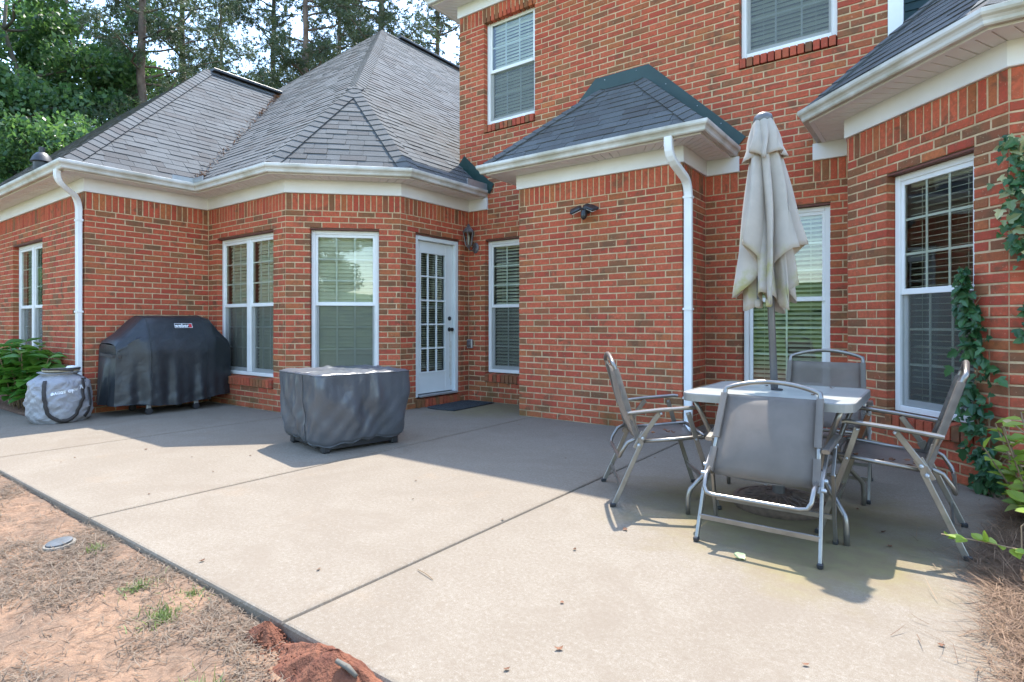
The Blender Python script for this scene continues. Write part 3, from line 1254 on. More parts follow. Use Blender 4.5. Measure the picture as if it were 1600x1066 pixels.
def roof_face(pts3, eu, base_z=None, expo=0.128, wid=0.26, under=True, detail=True):
    """pts3: world corners, counter-clockwise seen from outside, first one on the eave; eu: eave direction"""
    pts3 = [V(p) for p in pts3]
    o = pts3[0]
    n = V((0, 0, 0))
    for i in range(1, len(pts3) - 1):
        n += (pts3[i] - o).cross(pts3[i + 1] - o)
    n.normalize()
    u = V(eu).normalized()
    v = n.cross(u).normalized()
    uv = [((p - o).dot(u), (p - o).dot(v)) for p in pts3]
    if under:
        deck.add([p - n * 0.012 for p in pts3], [tuple(range(len(pts3)))], (0.05, 0.049, 0.048))
    if not detail:
        return o, u, v, n
    v0 = min(p[1] for p in uv)
    v1 = max(p[1] for p in uv)
    k = 0
    y = v0
    while y < v1:
        us = [p[0] for p in clip([(-50, y), (50, y), (50, min(v1, y + expo)), (-50, min(v1, y + expo))], uv)]
        if us:
            ua, ub = min(us), max(us)
            x = math.floor(ua / wid) * wid + (k * 0.37 % 1.0) * wid - wid
            while x < ub:
                w = wid * rnd.choice((0.6, 0.85, 1.0, 1.15))
                g = 0.002
                p2 = clip([(x + g, y), (x + w - g, y), (x + w - g, y + expo + 0.004), (x + g, y + expo + 0.004)], uv)
                if len(p2) >= 3:
                    th = rnd.choice((0.006, 0.007, 0.011, 0.012))
                    shingles.append((o, u, v, n, p2, y, expo, th, shingle_tint()))
                x += w
        y += expo
        k += 1
    return o, u, v, n


def shingle_geo(s):
    o, u, v, n, p2, y, ex, th, t = s
    top = [o + u * a + v * b + n * (th * (1 - 0.75 * (b - y) / ex)) for a, b in p2]
    bot = [o + u * a + v * b - n * 0.004 for a, b in p2]
    m = len(p2)
    return top + bot, [tuple(range(m))] + [(i, m + i, m + (i + 1) % m, (i + 1) % m) for i in range(m)], top


pw, pt = 0.937, 0.925
Og = 0.285
gl_, gt_, tb_, bd_ = chain_offset([V((-15, 2.537)), GL, GT, TB, BD, V((-5.329, YM))], Og)[1:5]
# wing (left): face to the right, face to the front
wr = (gl_.x - 3.0, gl_.y + 3.0, RZ + 3.0 * pw)
vy = tb_.y + (3.0 * pw) / pt
roof_face([(gl_.x, gl_.y, RZ), (gt_.x, gt_.y, RZ), (wr[0], vy, wr[2]), wr], (0, 1, 0))
roof_face([(-15, gl_.y, RZ), (gl_.x, gl_.y, RZ), wr, (-15, wr[1], wr[2])], (1, 0, 0))
deck.add([(wr[0], wr[1], wr[2]), (wr[0], 12, wr[2]), (-15, 12, RZ), (-15, wr[1], RZ + 1)], [(0, 1, 2, 3)], (0.2, 0.2, 0.2))
# bay: front, diagonal and right faces
vc = V((bd_.x, tb_.y))
wt = 1.66
tri = (vc.x - wt, vc.y + wt, RZ + wt * pt)
wa = 5.32
apex = (vc.x - wa, vc.y + wa, RZ + wa * pt)
k_ = wa - 2.3
lh = (apex[0] - 2.6, apex[1] - 2.6, apex[2] - 2.6 * pt)
roof_face([(gt_.x, gt_.y, RZ), (tb_.x, tb_.y, RZ), tri, apex, lh], (1, 0, 0))
roof_face([(tb_.x, tb_.y, RZ), (bd_.x, bd_.y, RZ), tri], (1, 1, 0))
sl_ = sqrt(1 + pt * pt)
xs = bd_.x - 5 * 0.128 / sl_
zs_ = RZ + (bd_.x - xs) * pt
ty = (bd_.y + (tri[1] - bd_.y) * (bd_.x - xs) / (bd_.x - tri[0]))
roof_face([(bd_.x, bd_.y, RZ), (bd_.x, YM, RZ), (xs, YM, zs_), (xs, ty, zs_)], (0, 1, 0))
roof_face([(xs, ty, zs_), (xs, 14, zs_), (apex[0], 14, apex[2]), apex, tri], (0, 1, 0))
deck.add([apex, lh, (lh[0], 14, lh[2]), (apex[0], 14, apex[2])], [(0, 3, 2, 1)], (0.2, 0.2, 0.2))
# roof over the bump-out
bl_, br_ = chain_offset([V((-3.959, YM)), BOL, BOR, V((-2.016, YM))], Og)[1:3]
run = YM - bl_.y
zt_ = RZ + run * 0.96
bA, bB = (bl_.x + run, YM, zt_), (br_.x - run, YM, zt_)
roof_face([(bl_.x, bl_.y, RZ), (br_.x, br_.y, RZ), bB, bA], (1, 0, 0))
roof_face([(br_.x, br_.y, RZ), (br_.x, YM, RZ), bB], (0, 1, 0))
roof_face([(bl_.x, YM, RZ), (bl_.x, bl_.y, RZ), bA], (0, -1, 0))
# right bay
rl_, rr_ = chain_offset([V((-0.637, YM)), RL, RR, V((3.6, RR.y))], Og)[1:3]
q_ = (rr_.x - rl_.x + 0.4142 * (rl_.y - rr_.y)) / (1 - 0.4142 ** 2)
ap2 = (rl_.x + q_, rl_.y + 0.4142 * q_, RZ + q_ * pt)
far2 = (ap2[0] + 1.6, ap2[1] + 1.6, ap2[2] + 1.6 * pt)
roof_face([(rl_.x, 16, RZ), (rl_.x, rl_.y, RZ), ap2, far2, (far2[0], 16, far2[2])], (0, -1, 0))
roof_face([(rl_.x, rl_.y, RZ), (rr_.x, rr_.y, RZ), ap2], (1, -1, 0))
roof_face([(rr_.x, rr_.y, RZ), (4.2, rr_.y, RZ), (4.2, far2[1], far2[2]), far2, ap2], (1, 0, 0))
# upper roof (above the picture)
z5 = UP + 0.16 + 0.108
mb = MB()
e0, e1, ey = -5.501 - Og, -0.378, YM - Og
hw = (e1 - e0) / 2
rdg = ((e0 + e1) / 2, ey + hw, z5 + hw * 0.8)
rd2 = ((e0 + e1) / 2, 13, z5 + hw * 0.8)
mb.add([(e0, ey, z5), (e1, ey, z5), rdg, (e1, 13, z5), rd2, (e0, 13, z5)], [(0, 1, 2), (1, 3, 4, 2), (0, 2, 4, 5)], (0.24, 0.238, 0.235))
hp(mb, 'upper_roof', M['shingle'])
mb = MB()
mb.add([(-5.501, YM, 0), (-5.501, 13, 0), (-5.501, 13, z5), (-5.501, YM, z5)], [(0, 1, 2, 3)])
mb.add([(-0.384, YM, 0), (-0.384, 30, 0), (-0.384, 30, z5), (-0.384, YM, z5)], [(3, 2, 1, 0)])
for i_ in range(26):
    sd = MB()
    zz = 3.35 + i_ * 0.1
    sd.add([(-0.378, YM + 0.1, zz + 0.104), (-0.378, 30, zz + 0.104), (-0.366, 30, zz), (-0.366, YM + 0.1, zz), (-0.380, YM + 0.1, zz), (-0.380, 30, zz)], [(3, 2, 1, 0), (3, 4, 5, 2)])
    hp(sd, 'siding_board', M['siding'])
    sd = MB()
    sd.add([(-0.36, 8.512, zz + 0.104), (4.0, 8.512, zz + 0.104), (4.0, 8.5, zz), (-0.36, 8.5, zz), (-0.36, 8.514, zz), (4.0, 8.514, zz)], [(0, 3, 2, 1), (3, 4, 5, 2)])
    hp(sd, 'siding_board', M['siding'])
mb.add([(-5.501, 13, 0), (-0.382, 13, 0), (-0.382, 13, rdg[2]), (-5.501, 13, rdg[2])], [(0, 1, 2, 3)])
hp(mb, 'side_wall', M['mortar'])

geos = [shingle_geo(s) for s in shingles]
order = sorted(range(len(shingles)), key=lambda i: -abs(score(geos[i][2])))
single = set(order[:300])
rest = MB()
roof_o = hp(deck, 'roof', M['shingle'])
for i, (v, f, tp) in enumerate(geos):
    if i in single:
        mb = MB()
        mb.add(v, f, shingles[i][8])
        mb.build('shingle', M['shingle'], roof_o)
    else:
        rest.add(v, f, shingles[i][8])
o = hp(rest, 'shingles', M['shingle'])
o['kind'] = 'stuff'


# hip and ridge caps
def caps(a, b, n1, n2, wid=0.13, expo=0.14):
    a, b = V(a), V(b)
    d = (b - a)
    L = d.length
    d.normalize()
    n1, n2 = V(n1).normalized(), V(n2).normalized()
    s1 = d.cross(n1).normalized()
    s2 = d.cross(n2).normalized()
    out1 = -s1 if True else s1
    nm = (n1 + n2).normalized()
    # side vectors: along each slope away from the hip
    w1 = s1 if s1.dot(n2) < 0 else -s1
    w2 = s2 if s2.dot(n1) < 0 else -s2
    k = 0
    x = 0.0
    while x < L:
        e = min(L, x + expo + 0.05)
        lo, hi = 0.028, 0.016
        t = shingle_tint()
        mb = MB()
        A, B = a + d * x, a + d * e
        v = [A + w1 * wid + n1 * lo, A + nm * (lo + 0.004), A + w2 * wid + n2 * lo, B + w1 * wid + n1 * hi, B + nm * (hi + 0.004), B + w2 * wid + n2 * hi,
             A + w1 * wid + n1 * (lo - 0.014), A + nm * (lo - 0.012), A + w2 * wid + n2 * (lo - 0.014), B + w1 * wid, B + w2 * wid]
        f = [(0, 1, 4, 3), (1, 2, 5, 4), (0, 6, 7, 1), (1, 7, 8, 2), (0, 3, 9, 6), (2, 8, 10, 5)]
        mb.add(v, f, t)
        mb.build('ridge_cap', M['shingle'], roof_o)
        x += expo
        k += 1


nX = V((pt, 0, 1))
nYm = V((0, -pt, 1))
nB = V((pt * 0.76, -pt * 0.76, 1))
caps((gl_.x, gl_.y, RZ), wr, (pw, 0, 1), (0, -pw, 1))
caps((tb_.x, tb_.y, RZ), tri, nYm, nB)
caps((bd_.x, bd_.y, RZ), tri, nX, nB)
caps(tri, apex, nX, nYm)
caps(apex, (apex[0], apex[1] + 2.4, apex[2]), nX, (-pt, 0, 1))
caps(wr, (wr[0], vy, wr[2]), (pw, 0, 1), (-pw, 0, 1))
caps((bl_.x, bl_.y, RZ), bA, (0, -0.96, 1), (-0.96, 0, 1), 0.10)
caps((br_.x, br_.y, RZ), bB, (0, -0.96, 1), (0.96, 0, 1), 0.12)
caps((rl_.x, rl_.y, RZ), ap2, (-pt, 0, 1), (-0.65, -0.65, 1), 0.10)
caps((rr_.x, rr_.y, RZ), ap2, (0, -pt, 1), (-0.65, -0.65, 1), 0.12)
# dark ridge vents
mb = MB()
mb.rect([V((wr[0], wr[1] + 0.1, wr[2] + 0.045)), V((wr[0], vy, wr[2] + 0.045))], 0.2, 0.05)
hp(mb, 'ridge_vent', M['blackp'])
mb = MB()
mb.rect([V((apex[0], apex[1] + 0.5, apex[2] + 0.045)), V((apex[0], apex[1] + 4, apex[2] + 0.045))], 0.2, 0.05)
hp(mb, 'ridge_vent', M['blackp'])


# green step flashing on the main wall
def strip(pts, w, th=0.006, off=0.012):
    """strip on the plane Y=YM above a polyline of (x,z)"""
    mb = MB()
    n = len(pts)
    up = []
    P2 = [V(p) for p in pts]
    for i in range(n):
        ns = []
        if i > 0:
            d = (P2[i] - P2[i - 1]).normalized()
            ns.append(V((-d.y, d.x)))
        if i < n - 1:
            d = (P2[i + 1] - P2[i]).normalized()
            ns.append(V((-d.y, d.x)))
        m = ns[0] if len(ns) == 1 else (ns[0] + ns[1]) / (1 + ns[0].dot(ns[1]))
        up.append(P2[i] + m * w)
    for i in range(n - 1):
        q = [P2[i], P2[i + 1], up[i + 1], up[i]]
        a = [(p.x, YM - off - th, p.y) for p in q]
        b = [(p.x, YM - off, p.y) for p in q]
        mb.add(a + b, [(0, 1, 2, 3), (0, 4, 5, 1), (1, 5, 6, 2), (2, 6, 7, 3), (3, 7, 4, 0)])
    return mb


f1 = hp(strip([(bl_.x - 0.02, RZ - 0.03), (bA[0], bA[2]), (bB[0], bB[2]), (br_.x + 0.02, RZ - 0.03)], 0.155), 'flashing', M['green'])
nails = MB()
for x, z in ((-3.2, 3.95), (-2.8, 3.96), (-2.45, 3.72), (-2.1, 3.40), (-1.85, 3.16)):
    nails.lathe([(0.006, 0), (0.004, 0.004)], (x, YM - 0.019, z), 6, Matrix.Rotation(pi / 2, 3, 'X'))
nails.build('nail', M['galv'], f1)
hp(strip([(-5.501, RZ + (bd_.x + 5.501) * pt), (bd_.x, RZ), (bd_.x + 0.10, RZ - 0.06)], 0.15), 'flashing', M['green'])
hp(strip([(rl_.x - 0.02, RZ - 0.03), (-0.382, RZ + (-0.382 - rl_.x) * pt)], 0.05), 'flashing', M['blackp'])
# white corner board at the right end of the upper wall
mb = MB()
mb.bx(-0.384, -0.27, YM - 0.02, YM + 0.10, 3.30, 5.38)
hp(mb, 'corner_board', M['white'])
# valley debris: fallen needles and leaves
pts = []
tn = []
for i in range(420):
    t = rnd.random() ** 1.3
    if rnd.random() < 0.55:
        t = rnd.choice((0.02, 0.04, 0.85, 0.92, 0.97, 0.7)) + rnd.uniform(-0.03, 0.03)
    p = V((gt_.x, gt_.y, RZ)).lerp(V((wr[0], vy, wr[2])), min(1, max(0, t)))
    p += V((rnd.gauss(0, 0.035), rnd.gauss(0, 0.035), 0.035 + rnd.random() * 0.03))
    d = V((rnd.gauss(0, 1), rnd.gauss(0, 1), rnd.gauss(0, 0.4))).normalized() * rnd.uniform(0.02, 0.07)
    e = d.cross(V((0, 0, 1))).normalized() * rnd.uniform(0.006, 0.016)
    pts += [p - d, p + e, p + d]
    tn.append((rnd.random(),) * 3)
o = fast_mesh('valley_leaf_litter', pts, 3, M['dead'], house, tn, 'stuff')
o.location = -HOFF
# roof vent pipe
mb = MB()
vx, vyy = -9.75, 2.55
vz = RZ + (vyy - gl_.y) * pw
mb.lathe([(0.10, -0.05), (0.10, 0.06), (0.13, 0.07), (0.10, 0.14), (0.06, 0.19), (0.035, 0.20), (0.035, 0.27), (0.02, 0.275)], (vx, vyy, vz), 16)
hp(mb, 'vent_pipe', M['blackp'], smooth=True, angle=40)

# ------------------------------------------------------------------ windows and blinds
def wmat(w, s, o, z):
    """matrix at a point of a wall: x along the wall, y out of the wall, z up"""
    p = w.P(s, o, z)
    m = Matrix(((w.t.x, w.n.x, 0, p.x), (w.t.y, w.n.y, 0, p.y), (0, 0, 1, p.z), (0, 0, 0, 1)))
    return m


def setm(o, m, parent=None):
    if parent is None:
        o.matrix_world = m
    else:
        o.parent = parent
        o.matrix_parent_inverse = Matrix.Identity(4)
        o.matrix_basis = Matrix.Translation(-HOFF) @ m if parent is house else m


def handed(m):
    """wall axes t,n,z form a left- or right-handed set; mirror x when needed"""
    return m


def window(w, op, z0, z1, twin=False, cols=3, rows=3, label='', slat_tilt=0.5, screen=True, blind_drop=1.0, depth=1.6):
    W = op[1] - op[0] - 0.006
    H = z1 - z0
    mid = 0.505
    # local frame: x along wall, y INTO the wall (so that axes are right-handed), z up
    p = w.P(op[0] + 0.003, -0.07, z0)
    m = Matrix(((w.t.x, -w.n.x, 0, p.x), (w.t.y, -w.n.y, 0, p.y), (0, 0, 1, p.z), (0, 0, 0, 1)))
    fr = MB()
    fw = 0.048
    fr.bbox((fw / 2, 0.035, H / 2), (fw, 0.07, H), 0.004)
    fr.bbox((W - fw / 2, 0.035, H / 2), (fw, 0.07, H), 0.004)
    fr.bbox((W / 2, 0.036, H - fw / 2), (W - 2 * fw, 0.068, fw), 0.004)
    fr.bbox((W / 2, 0.034, 0.0225), (W - 2 * fw, 0.072, 0.045), 0.004)
    units = [(fw, W - fw)]
    if twin:
        fr.bbox((W / 2, 0.033, H / 2), (0.085, 0.074, H - 2 * fw), 0.004)
        units = [(fw, W / 2 - 0.0425), (W / 2 + 0.0425, W - fw)]
    win = fr.build('window', M['white'], house)
    setm(win, m, house)
    # steel lintel
    lt = MB()
    lt.bx(-0.005, W + 0.005, -0.062, 0.05, H + 0.001, H + 0.016)
    lt.build('lintel', M['lintel'], win)
    zl, zh = 0.045, H - fw
    zm = zl + (zh - zl) * mid
    for a, b in units:
        # upper sash (outer), lower sash (inner)
        for nm, c0, c1, y, sw in (('upper_sash', zm - 0.02, zh, 0.022, 0.028), ('lower_sash', zl, zm + 0.02, 0.048, 0.034)):
            sh = MB()
            d = 0.024
            bot = 0.046 if nm == 'lower_sash' else 0.044
            sh.bbox((a + sw / 2, y, (c0 + c1) / 2), (sw, d, c1 - c0), 0.003)
            sh.bbox((b - sw / 2, y, (c0 + c1) / 2), (sw, d, c1 - c0), 0.003)
            sh.bbox(((a + b) / 2, y, c0 + bot / 2), (b - a - 2 * sw, d + 0.006, bot), 0.003)
            sh.bbox(((a + b) / 2, y, c1 - 0.017), (b - a - 2 * sw, d, 0.034), 0.003)
            sh.build(nm, M['white'], win)
            pn = MB()
            pn.add([(a + sw, y, c0 + bot), (b - sw, y, c0 + bot), (b - sw, y, c1 - 0.034), (a + sw, y, c1 - 0.034)], [(0, 1, 2, 3)])
            pn.build('pane', M['glass'], win)
            x0, x1, q0, q1 = a + sw, b - sw, c0 + bot, c1 - 0.034
            for i in range(1, cols):
                mt = MB()
                x = x0 + (x1 - x0) * i / cols
                mt.bx(x - 0.009, x + 0.009, y + 0.003, y + 0.009, q0, q1)
                mt.build('muntin', M['white'], win)
            for j in range(1, rows):
                mt = MB()
                z = q0 + (q1 - q0) * j / rows
                mt.bx(x0, x1, y + 0.0035, y + 0.0085, z - 0.009, z + 0.009)
                mt.build('muntin', M['white'], win)
        if screen:
            sc = MB()
            sc.add([(a + 0.012, 0.012, zl), (b - 0.012, 0.012, zl), (b - 0.012, 0.012, zm), (a + 0.012, 0.012, zm)], [(0, 1, 2, 3)])
            sc.build('screen', M['screen'], win)
    # lined opening and dark room behind it
    rm = MB()
    x0, x1, y0, y1, q0, q1 = -0.25, W + 0.25, 0.071, depth, -0.3, H + 0.25
    P8 = [(x0, y0, q0), (x1, y0, q0), (x1, y1, q0), (x0, y1, q0), (x0, y0, q1), (x1, y0, q1), (x1, y1, q1), (x0, y1, q1)]
    rm.add(P8, [(0, 1, 2, 3), (7, 6, 5, 4), (1, 5, 6, 2), (2, 6, 7, 3), (3, 7, 4, 0)])
    rm.build('room_lining', M['room'], win)
    # blind: a thing of its own, one per unit
    for ui, (a, b) in enumerate(units):
        root = empty('window_blind', (0, 0, 0))
        root.matrix_world = m @ Matrix.Translation(((a + b) / 2, 0.105, 0.03))
        lb = label
        if twin:
            lb = label.replace('#', 'left' if ui == 0 else 'right')
        tag(root, lb, 'blind', 'window blinds')
        hr = MB()
        bw = b - a - 0.03
        hr.bbox((0, 0, H - 0.10), (bw, 0.05, 0.05), 0.005)
        hr.build('head_rail', M['blind'], root)
        pitch = 0.0455
        n = int((H - 0.16) * blind_drop / pitch)
        base = MB()
        ca, sa = cos(slat_tilt), sin(slat_tilt)
        hw = 0.025
        prof = [(-hw, 0.0), (-hw * 0.4, 0.0022), (hw * 0.4, 0.0022), (hw, 0.0)]
        v = []
        for xx in (-bw / 2, bw / 2):
            for yy, zz in prof:
                v.append((xx, yy * ca - zz * sa, yy * sa + zz * ca))
            for yy, zz in prof[::-1]:
                zz -= 0.0024
                v.append((xx, yy * ca - zz * sa, yy * sa + zz * ca))
        base.add(v, [(i, (i + 1) % 8, 8 + (i + 1) % 8, 8 + i) for i in range(8)])
        first = None
        for i in range(n):
            z = H - 0.15 - i * pitch
            if first is None:
                first = base.build('slat', M['blind'], root)
                o = first
            else:
                o = first.copy()
                COL.objects.link(o)
            o.location = (0, 0, z)
            o.rotation_euler = (rnd.gauss(0, 0.07), rnd.gauss(0, 0.002) + (rnd.uniform(-0.012, 0.012) if rnd.random() < 0.08 else 0), 0)
        cdm = MB()
        for xx in (-bw * 0.32, bw * 0.32):
            cdm.bx(xx - 0.0015, xx + 0.0015, -0.027, -0.025, 0.03, H - 0.12)
        cdm.build('cord', M['blind'], root)
    return win


window(W_T, o_T, 0.402, 2.20, True, label='cream blind behind the # half of the twin window beside the covered grill', slat_tilt=1.12)
window(W_B, o_B, 0.402, 2.20, False, label='cream blind in the single window behind the covered fire pit', slat_tilt=1.15)
window(W_M, o_ML, 0.402, 2.20, False, label='cream blind in the narrow window right of the glazed door', slat_tilt=0.6)
window(W_M, o_MR, 0.402, 2.20, False, cols=2, screen=False, label='cream blind in the window behind the closed umbrella', slat_tilt=0.5)
window(W_R, o_R, 0.402, 2.20, False, label='open cream blind in the window next to the ivy', slat_tilt=0.12)
window(W_M, o_U1, 3.805, 5.24, False, rows=2, label='cream blind in the upper window at the left end of the tall wall', slat_tilt=1.05)
window(W_M, o_U2, 3.805, 5.24, False, rows=2, label='cream blind in the upper window above the closed umbrella', slat_tilt=1.0)
window(W_L, o_L, 0.402, 2.20, True, label='cream blind in the # half of the window above the hydrangea', slat_tilt=1.1)

# ------------------------------------------------------------------ glazed door
op = o_D
Wd = op[1] - op[0] - 0.006
p = W_D.P(op[0] + 0.003, -0.07, 0.13)
md = Matrix(((W_D.t.x, -W_D.n.x, 0, p.x), (W_D.t.y, -W_D.n.y, 0, p.y), (0, 0, 1, p.z), (0, 0, 0, 1)))
Hd = 2.065
df = MB()
fw = 0.055
df.bbox((fw / 2, 0.0, Hd / 2), (fw, 0.10, Hd), 0.005)
df.bbox((Wd - 0.065 / 2, 0.0, Hd / 2), (0.065, 0.10, Hd), 0.005)
df.bbox((Wd / 2, 0.0, Hd - fw / 2), (Wd - 0.12, 0.098, fw), 0.005)
door = df.build('door', M['door'], house)
setm(door, md, house)
th = MB()
th.bbox((Wd / 2, -0.03, 0.012), (Wd - 0.122, 0.13, 0.024), 0.004)
th.build('threshold', M['galv'], door)
x0, x1, z0, z1 = fw + 0.003, Wd - 0.068, 0.034, Hd - fw - 0.003
lf = MB()
y = 0.022
st_l, st_r, r_b, r_t = 0.075, 0.14, 0.27, 0.14
lf.bbox((x0 + st_l / 2, y, (z0 + z1) / 2), (st_l, 0.042, z1 - z0), 0.003)
lf.bbox((x1 - st_r / 2, y, (z0 + z1) / 2), (st_r, 0.042, z1 - z0), 0.003)
lf.bbox(((x0 + st_l + x1 - st_r) / 2, y, z0 + r_b / 2), (x1 - x0 - st_l - st_r, 0.041, r_b), 0.003)
lf.bbox(((x0 + st_l + x1 - st_r) / 2, y, z1 - r_t / 2), (x1 - x0 - st_l - st_r, 0.041, r_t), 0.003)
lf.build('door_leaf', M['door'], door)
a, b, c, d = x0 + st_l, x1 - st_r, z0 + r_b, z1 - r_t
bd = MB()
for q in ((a - 0.012, a + 0.012, c, d), (b - 0.012, b + 0.012, c, d)):
    bd.bx(q[0], q[1], -0.010, 0.002, q[2] + 0.013, q[3] - 0.013)
bd.bx(a - 0.012, b + 0.012, -0.0105, 0.002, c - 0.012, c + 0.012)
bd.bx(a - 0.012, b + 0.012, -0.0105, 0.002, d - 0.012, d + 0.012)
bd.build('glazing_bead', M['door'], door)
for i in range(3):
    for j in range(5):
        pn = MB()
        g = 0.010
        pn.add([(a + (b - a) * i / 3 + g, y, c + (d - c) * j / 5 + g), (a + (b - a) * (i + 1) / 3 - g, y, c + (d - c) * j / 5 + g),
                (a + (b - a) * (i + 1) / 3 - g, y, c + (d - c) * (j + 1) / 5 - g), (a + (b - a) * i / 3 + g, y, c + (d - c) * (j + 1) / 5 - g)], [(0, 1, 2, 3)])
        pn.build('pane', M['glass'], door)
for i in (1, 2):
    mt = MB()
    x = a + (b - a) * i / 3
    mt.bbox((x, y - 0.004, (c + d) / 2), (0.022, 0.026, d - c), 0.004)
    mt.build('muntin', M['door'], door)
for j in range(1, 5):
    mt = MB()
    z = c + (d - c) * j / 5
    mt.bbox(((a + b) / 2, y - 0.0035, z), (b - a, 0.024, 0.022), 0.004)
    mt.build('muntin', M['door'], door)
rx = Matrix.Rotation(pi / 2, 3, 'X')
for z, nm in ((0.86, 'knob'), (1.01, 'deadbolt')):
    kb = MB()
    pr = [(0.030, 0.0), (0.030, 0.006), (0.014, 0.010), (0.011, 0.03), (0.020, 0.036), (0.027, 0.048), (0.025, 0.062), (0.012, 0.068)] if nm == 'knob' else [(0.029, 0), (0.029, 0.012), (0.022, 0.018), (0.005, 0.018)]
    kb.lathe(pr, (x1 - 0.062, 0.0, z), 16, rx)
    kb.build(nm, M['black'], door, smooth=True, angle=45)
dr = MB()
dr.box((x1 - 0.055, -0.0015, 0.50), (0.008, 0.002, 0.62))
dr.box((x1 - 0.030, -0.0015, 0.40), (0.010, 0.002, 0.60))
dr.build('drip_stain', pm('drip_stain', (0.42, 0.36, 0.26), (0.6, 0.6, 0.54), 18, 0.7), door)
rm = MB()
P8 = [(-0.2, 0.06, -0.1), (Wd + 0.2, 0.06, -0.1), (Wd + 0.2, 2.2, -0.1), (-0.2, 2.2, -0.1), (-0.2, 0.06, 2.3), (Wd + 0.2, 0.06, 2.3), (Wd + 0.2, 2.2, 2.3), (-0.2, 2.2, 2.3)]
rm.add(P8, [(0, 1, 2, 3), (7, 6, 5, 4), (1, 5, 6, 2), (2, 6, 7, 3), (3, 7, 4, 0)])
rm.build('room_lining', M['room'], door)
lt = MB()
lt.bx(-0.005, Wd + 0.005, -0.062, 0.05, Hd + 0.002, Hd + 0.018)
lt.build('lintel', M['lintel'], door)
# blind on the door
root = empty('window_blind')
root.matrix_world = md @ Matrix.Translation(((a + b) / 2, 0.075, 0))
tag(root, 'grey slatted blind hanging inside the glazed door', 'blind', 'window blinds')
hr = MB()
hr.bbox((0, 0, d + 0.02), (b - a + 0.04, 0.04, 0.04), 0.004)
hr.build('head_rail', M['blind'], root)
first = None
for i in range(int((d - c) / 0.03)):
    if first is None:
        sb = MB()
        sb.box((0, 0, 0), (b - a + 0.02, 0.0265, 0.0015), Matrix.Rotation(0.5, 3, 'X'))
        first = sb.build('slat', M['blind'], root)
        o = first
    else:
        o = first.copy()
        COL.objects.link(o)
    o.location = (0, 0, d - i * 0.03)

# ------------------------------------------------------------------ wall fixtures
# lantern beside the door, on the main wall
lx, ly, lz = -5.20, YM, 2.18
root = empty('wall_lantern', (lx, ly, lz))
tag(root, 'weathered grey wall lantern with glass panes above the door corner', 'lantern')
mb = MB()
mb.lathe([(0.056, 0.0), (0.056, 0.008), (0.045, 0.018), (0.02, 0.024)], (0, 0, -0.06), 18, Matrix.Rotation(pi / 2, 3, 'X') @ Matrix.Scale(1.35, 3, (0, 1, 0)))
mb.build('back_plate', M['pewter'], root, smooth=True, angle=40)
mb = MB()
mb.tube(bend((0, -0.02, -0.06), (0, -0.10, -0.14), (0, -0.15, -0.08), 8) + [V((0, -0.155, -0.05))], 0.009, 8)
mb.build('arm', M['pewter'], root, smooth=True)
mb = MB()
cx = V((0, -0.155, 0))
mb.lathe([(0.012, -0.075), (0.03, -0.06), (0.035, -0.045), (0.045, -0.04)], cx, 6)
mb.lathe([(0.085, 0.135), (0.088, 0.145), (0.07, 0.165), (0.045, 0.195), (0.03, 0.205), (0.02, 0.225), (0.026, 0.235), (0.008, 0.25)], cx, 6)
for k in range(6):
    an = 2 * pi * k / 6
    mb.tube([cx + V((0.043 * cos(an), 0.043 * sin(an), -0.042)), cx + V((0.076 * cos(an), 0.076 * sin(an), 0.138))], 0.006, 6)
mb.build('cage', M['pewter'], root)
mb = MB()
mb.lathe([(0.040, -0.04), (0.072, 0.136)], cx, 6, cap=False)
mb.build('glass', M['glass'], root)
mb = MB()
mb.lathe([(0.012, -0.04), (0.012, 0.03), (0.016, 0.05), (0.012, 0.08), (0.003, 0.10)], cx, 10)
mb.build('candle_bulb', M['bulb'], root, smooth=True)

# outlet box
root = empty('outlet_box', (-5.285, YM - 0.002, 0.79))
tag(root, 'small grey weatherproof outlet box low in the brick corner', 'outlet')
mb = MB()
mb.bbox((0, -0.02, 0), (0.085, 0.04, 0.125), 0.006)
mb.build('box', M['galv'], root)
mb = MB()
mb.bbox((0, -0.047, 0.0), (0.07, 0.014, 0.09), 0.005)
mb.bbox((0.01, -0.062, -0.005), (0.03, 0.02, 0.05), 0.006)
mb.build('cover', M['pewter'], root)

# motion floodlight
root = empty('floodlight', (-3.05, BOL.y, 2.30))
tag(root, 'black twin-head motion floodlight on the brick bump-out', 'floodlight')
mb = MB()
mb.lathe([(0.055, 0.0), (0.055, 0.02), (0.035, 0.035), (0.02, 0.06)], (0, 0, 0), 18, Matrix.Rotation(pi / 2, 3, 'X'))
mb.build('base', M['blackp'], root, smooth=True, angle=40)
for sx, tl in ((-1, 0.55), (1, 0.35)):
    hm = Matrix.Rotation(sx * -0.5, 3, 'Z') @ Matrix.Rotation(tl, 3, 'X') @ Matrix.Rotation(sx * 0.45, 3, 'Y')
    cpos = V((sx * 0.10, -0.09, -0.015))
    hd = MB()
    hd.bbox(cpos, (0.13, 0.10, 0.035), 0.013, hm)
    h = hd.build('lamp_head', M['blackp'], root)
    ln = MB()
    ln.bbox(cpos + hm @ V((0, -0.012, -0.019)), (0.105, 0.055, 0.006), 0.002, hm)
    ln.build('lens', M['white'], h)
    ar = MB()
    ar.tube([V((0, -0.035, 0)), V((sx * 0.045, -0.065, -0.005))], 0.012, 8)
    ar.build('joint', M['blackp'], root)
mb = MB()
mb.lathe([(0.012, 0.0), (0.036, -0.005), (0.036, -0.05), (0.030, -0.075), (0.014, -0.095), (0.002, -0.10)], (0, -0.075, -0.035), 16, Matrix.Rotation(-0.25, 3, 'X'))
mb.build('motion_sensor', M['black'], root, smooth=True, angle=50)


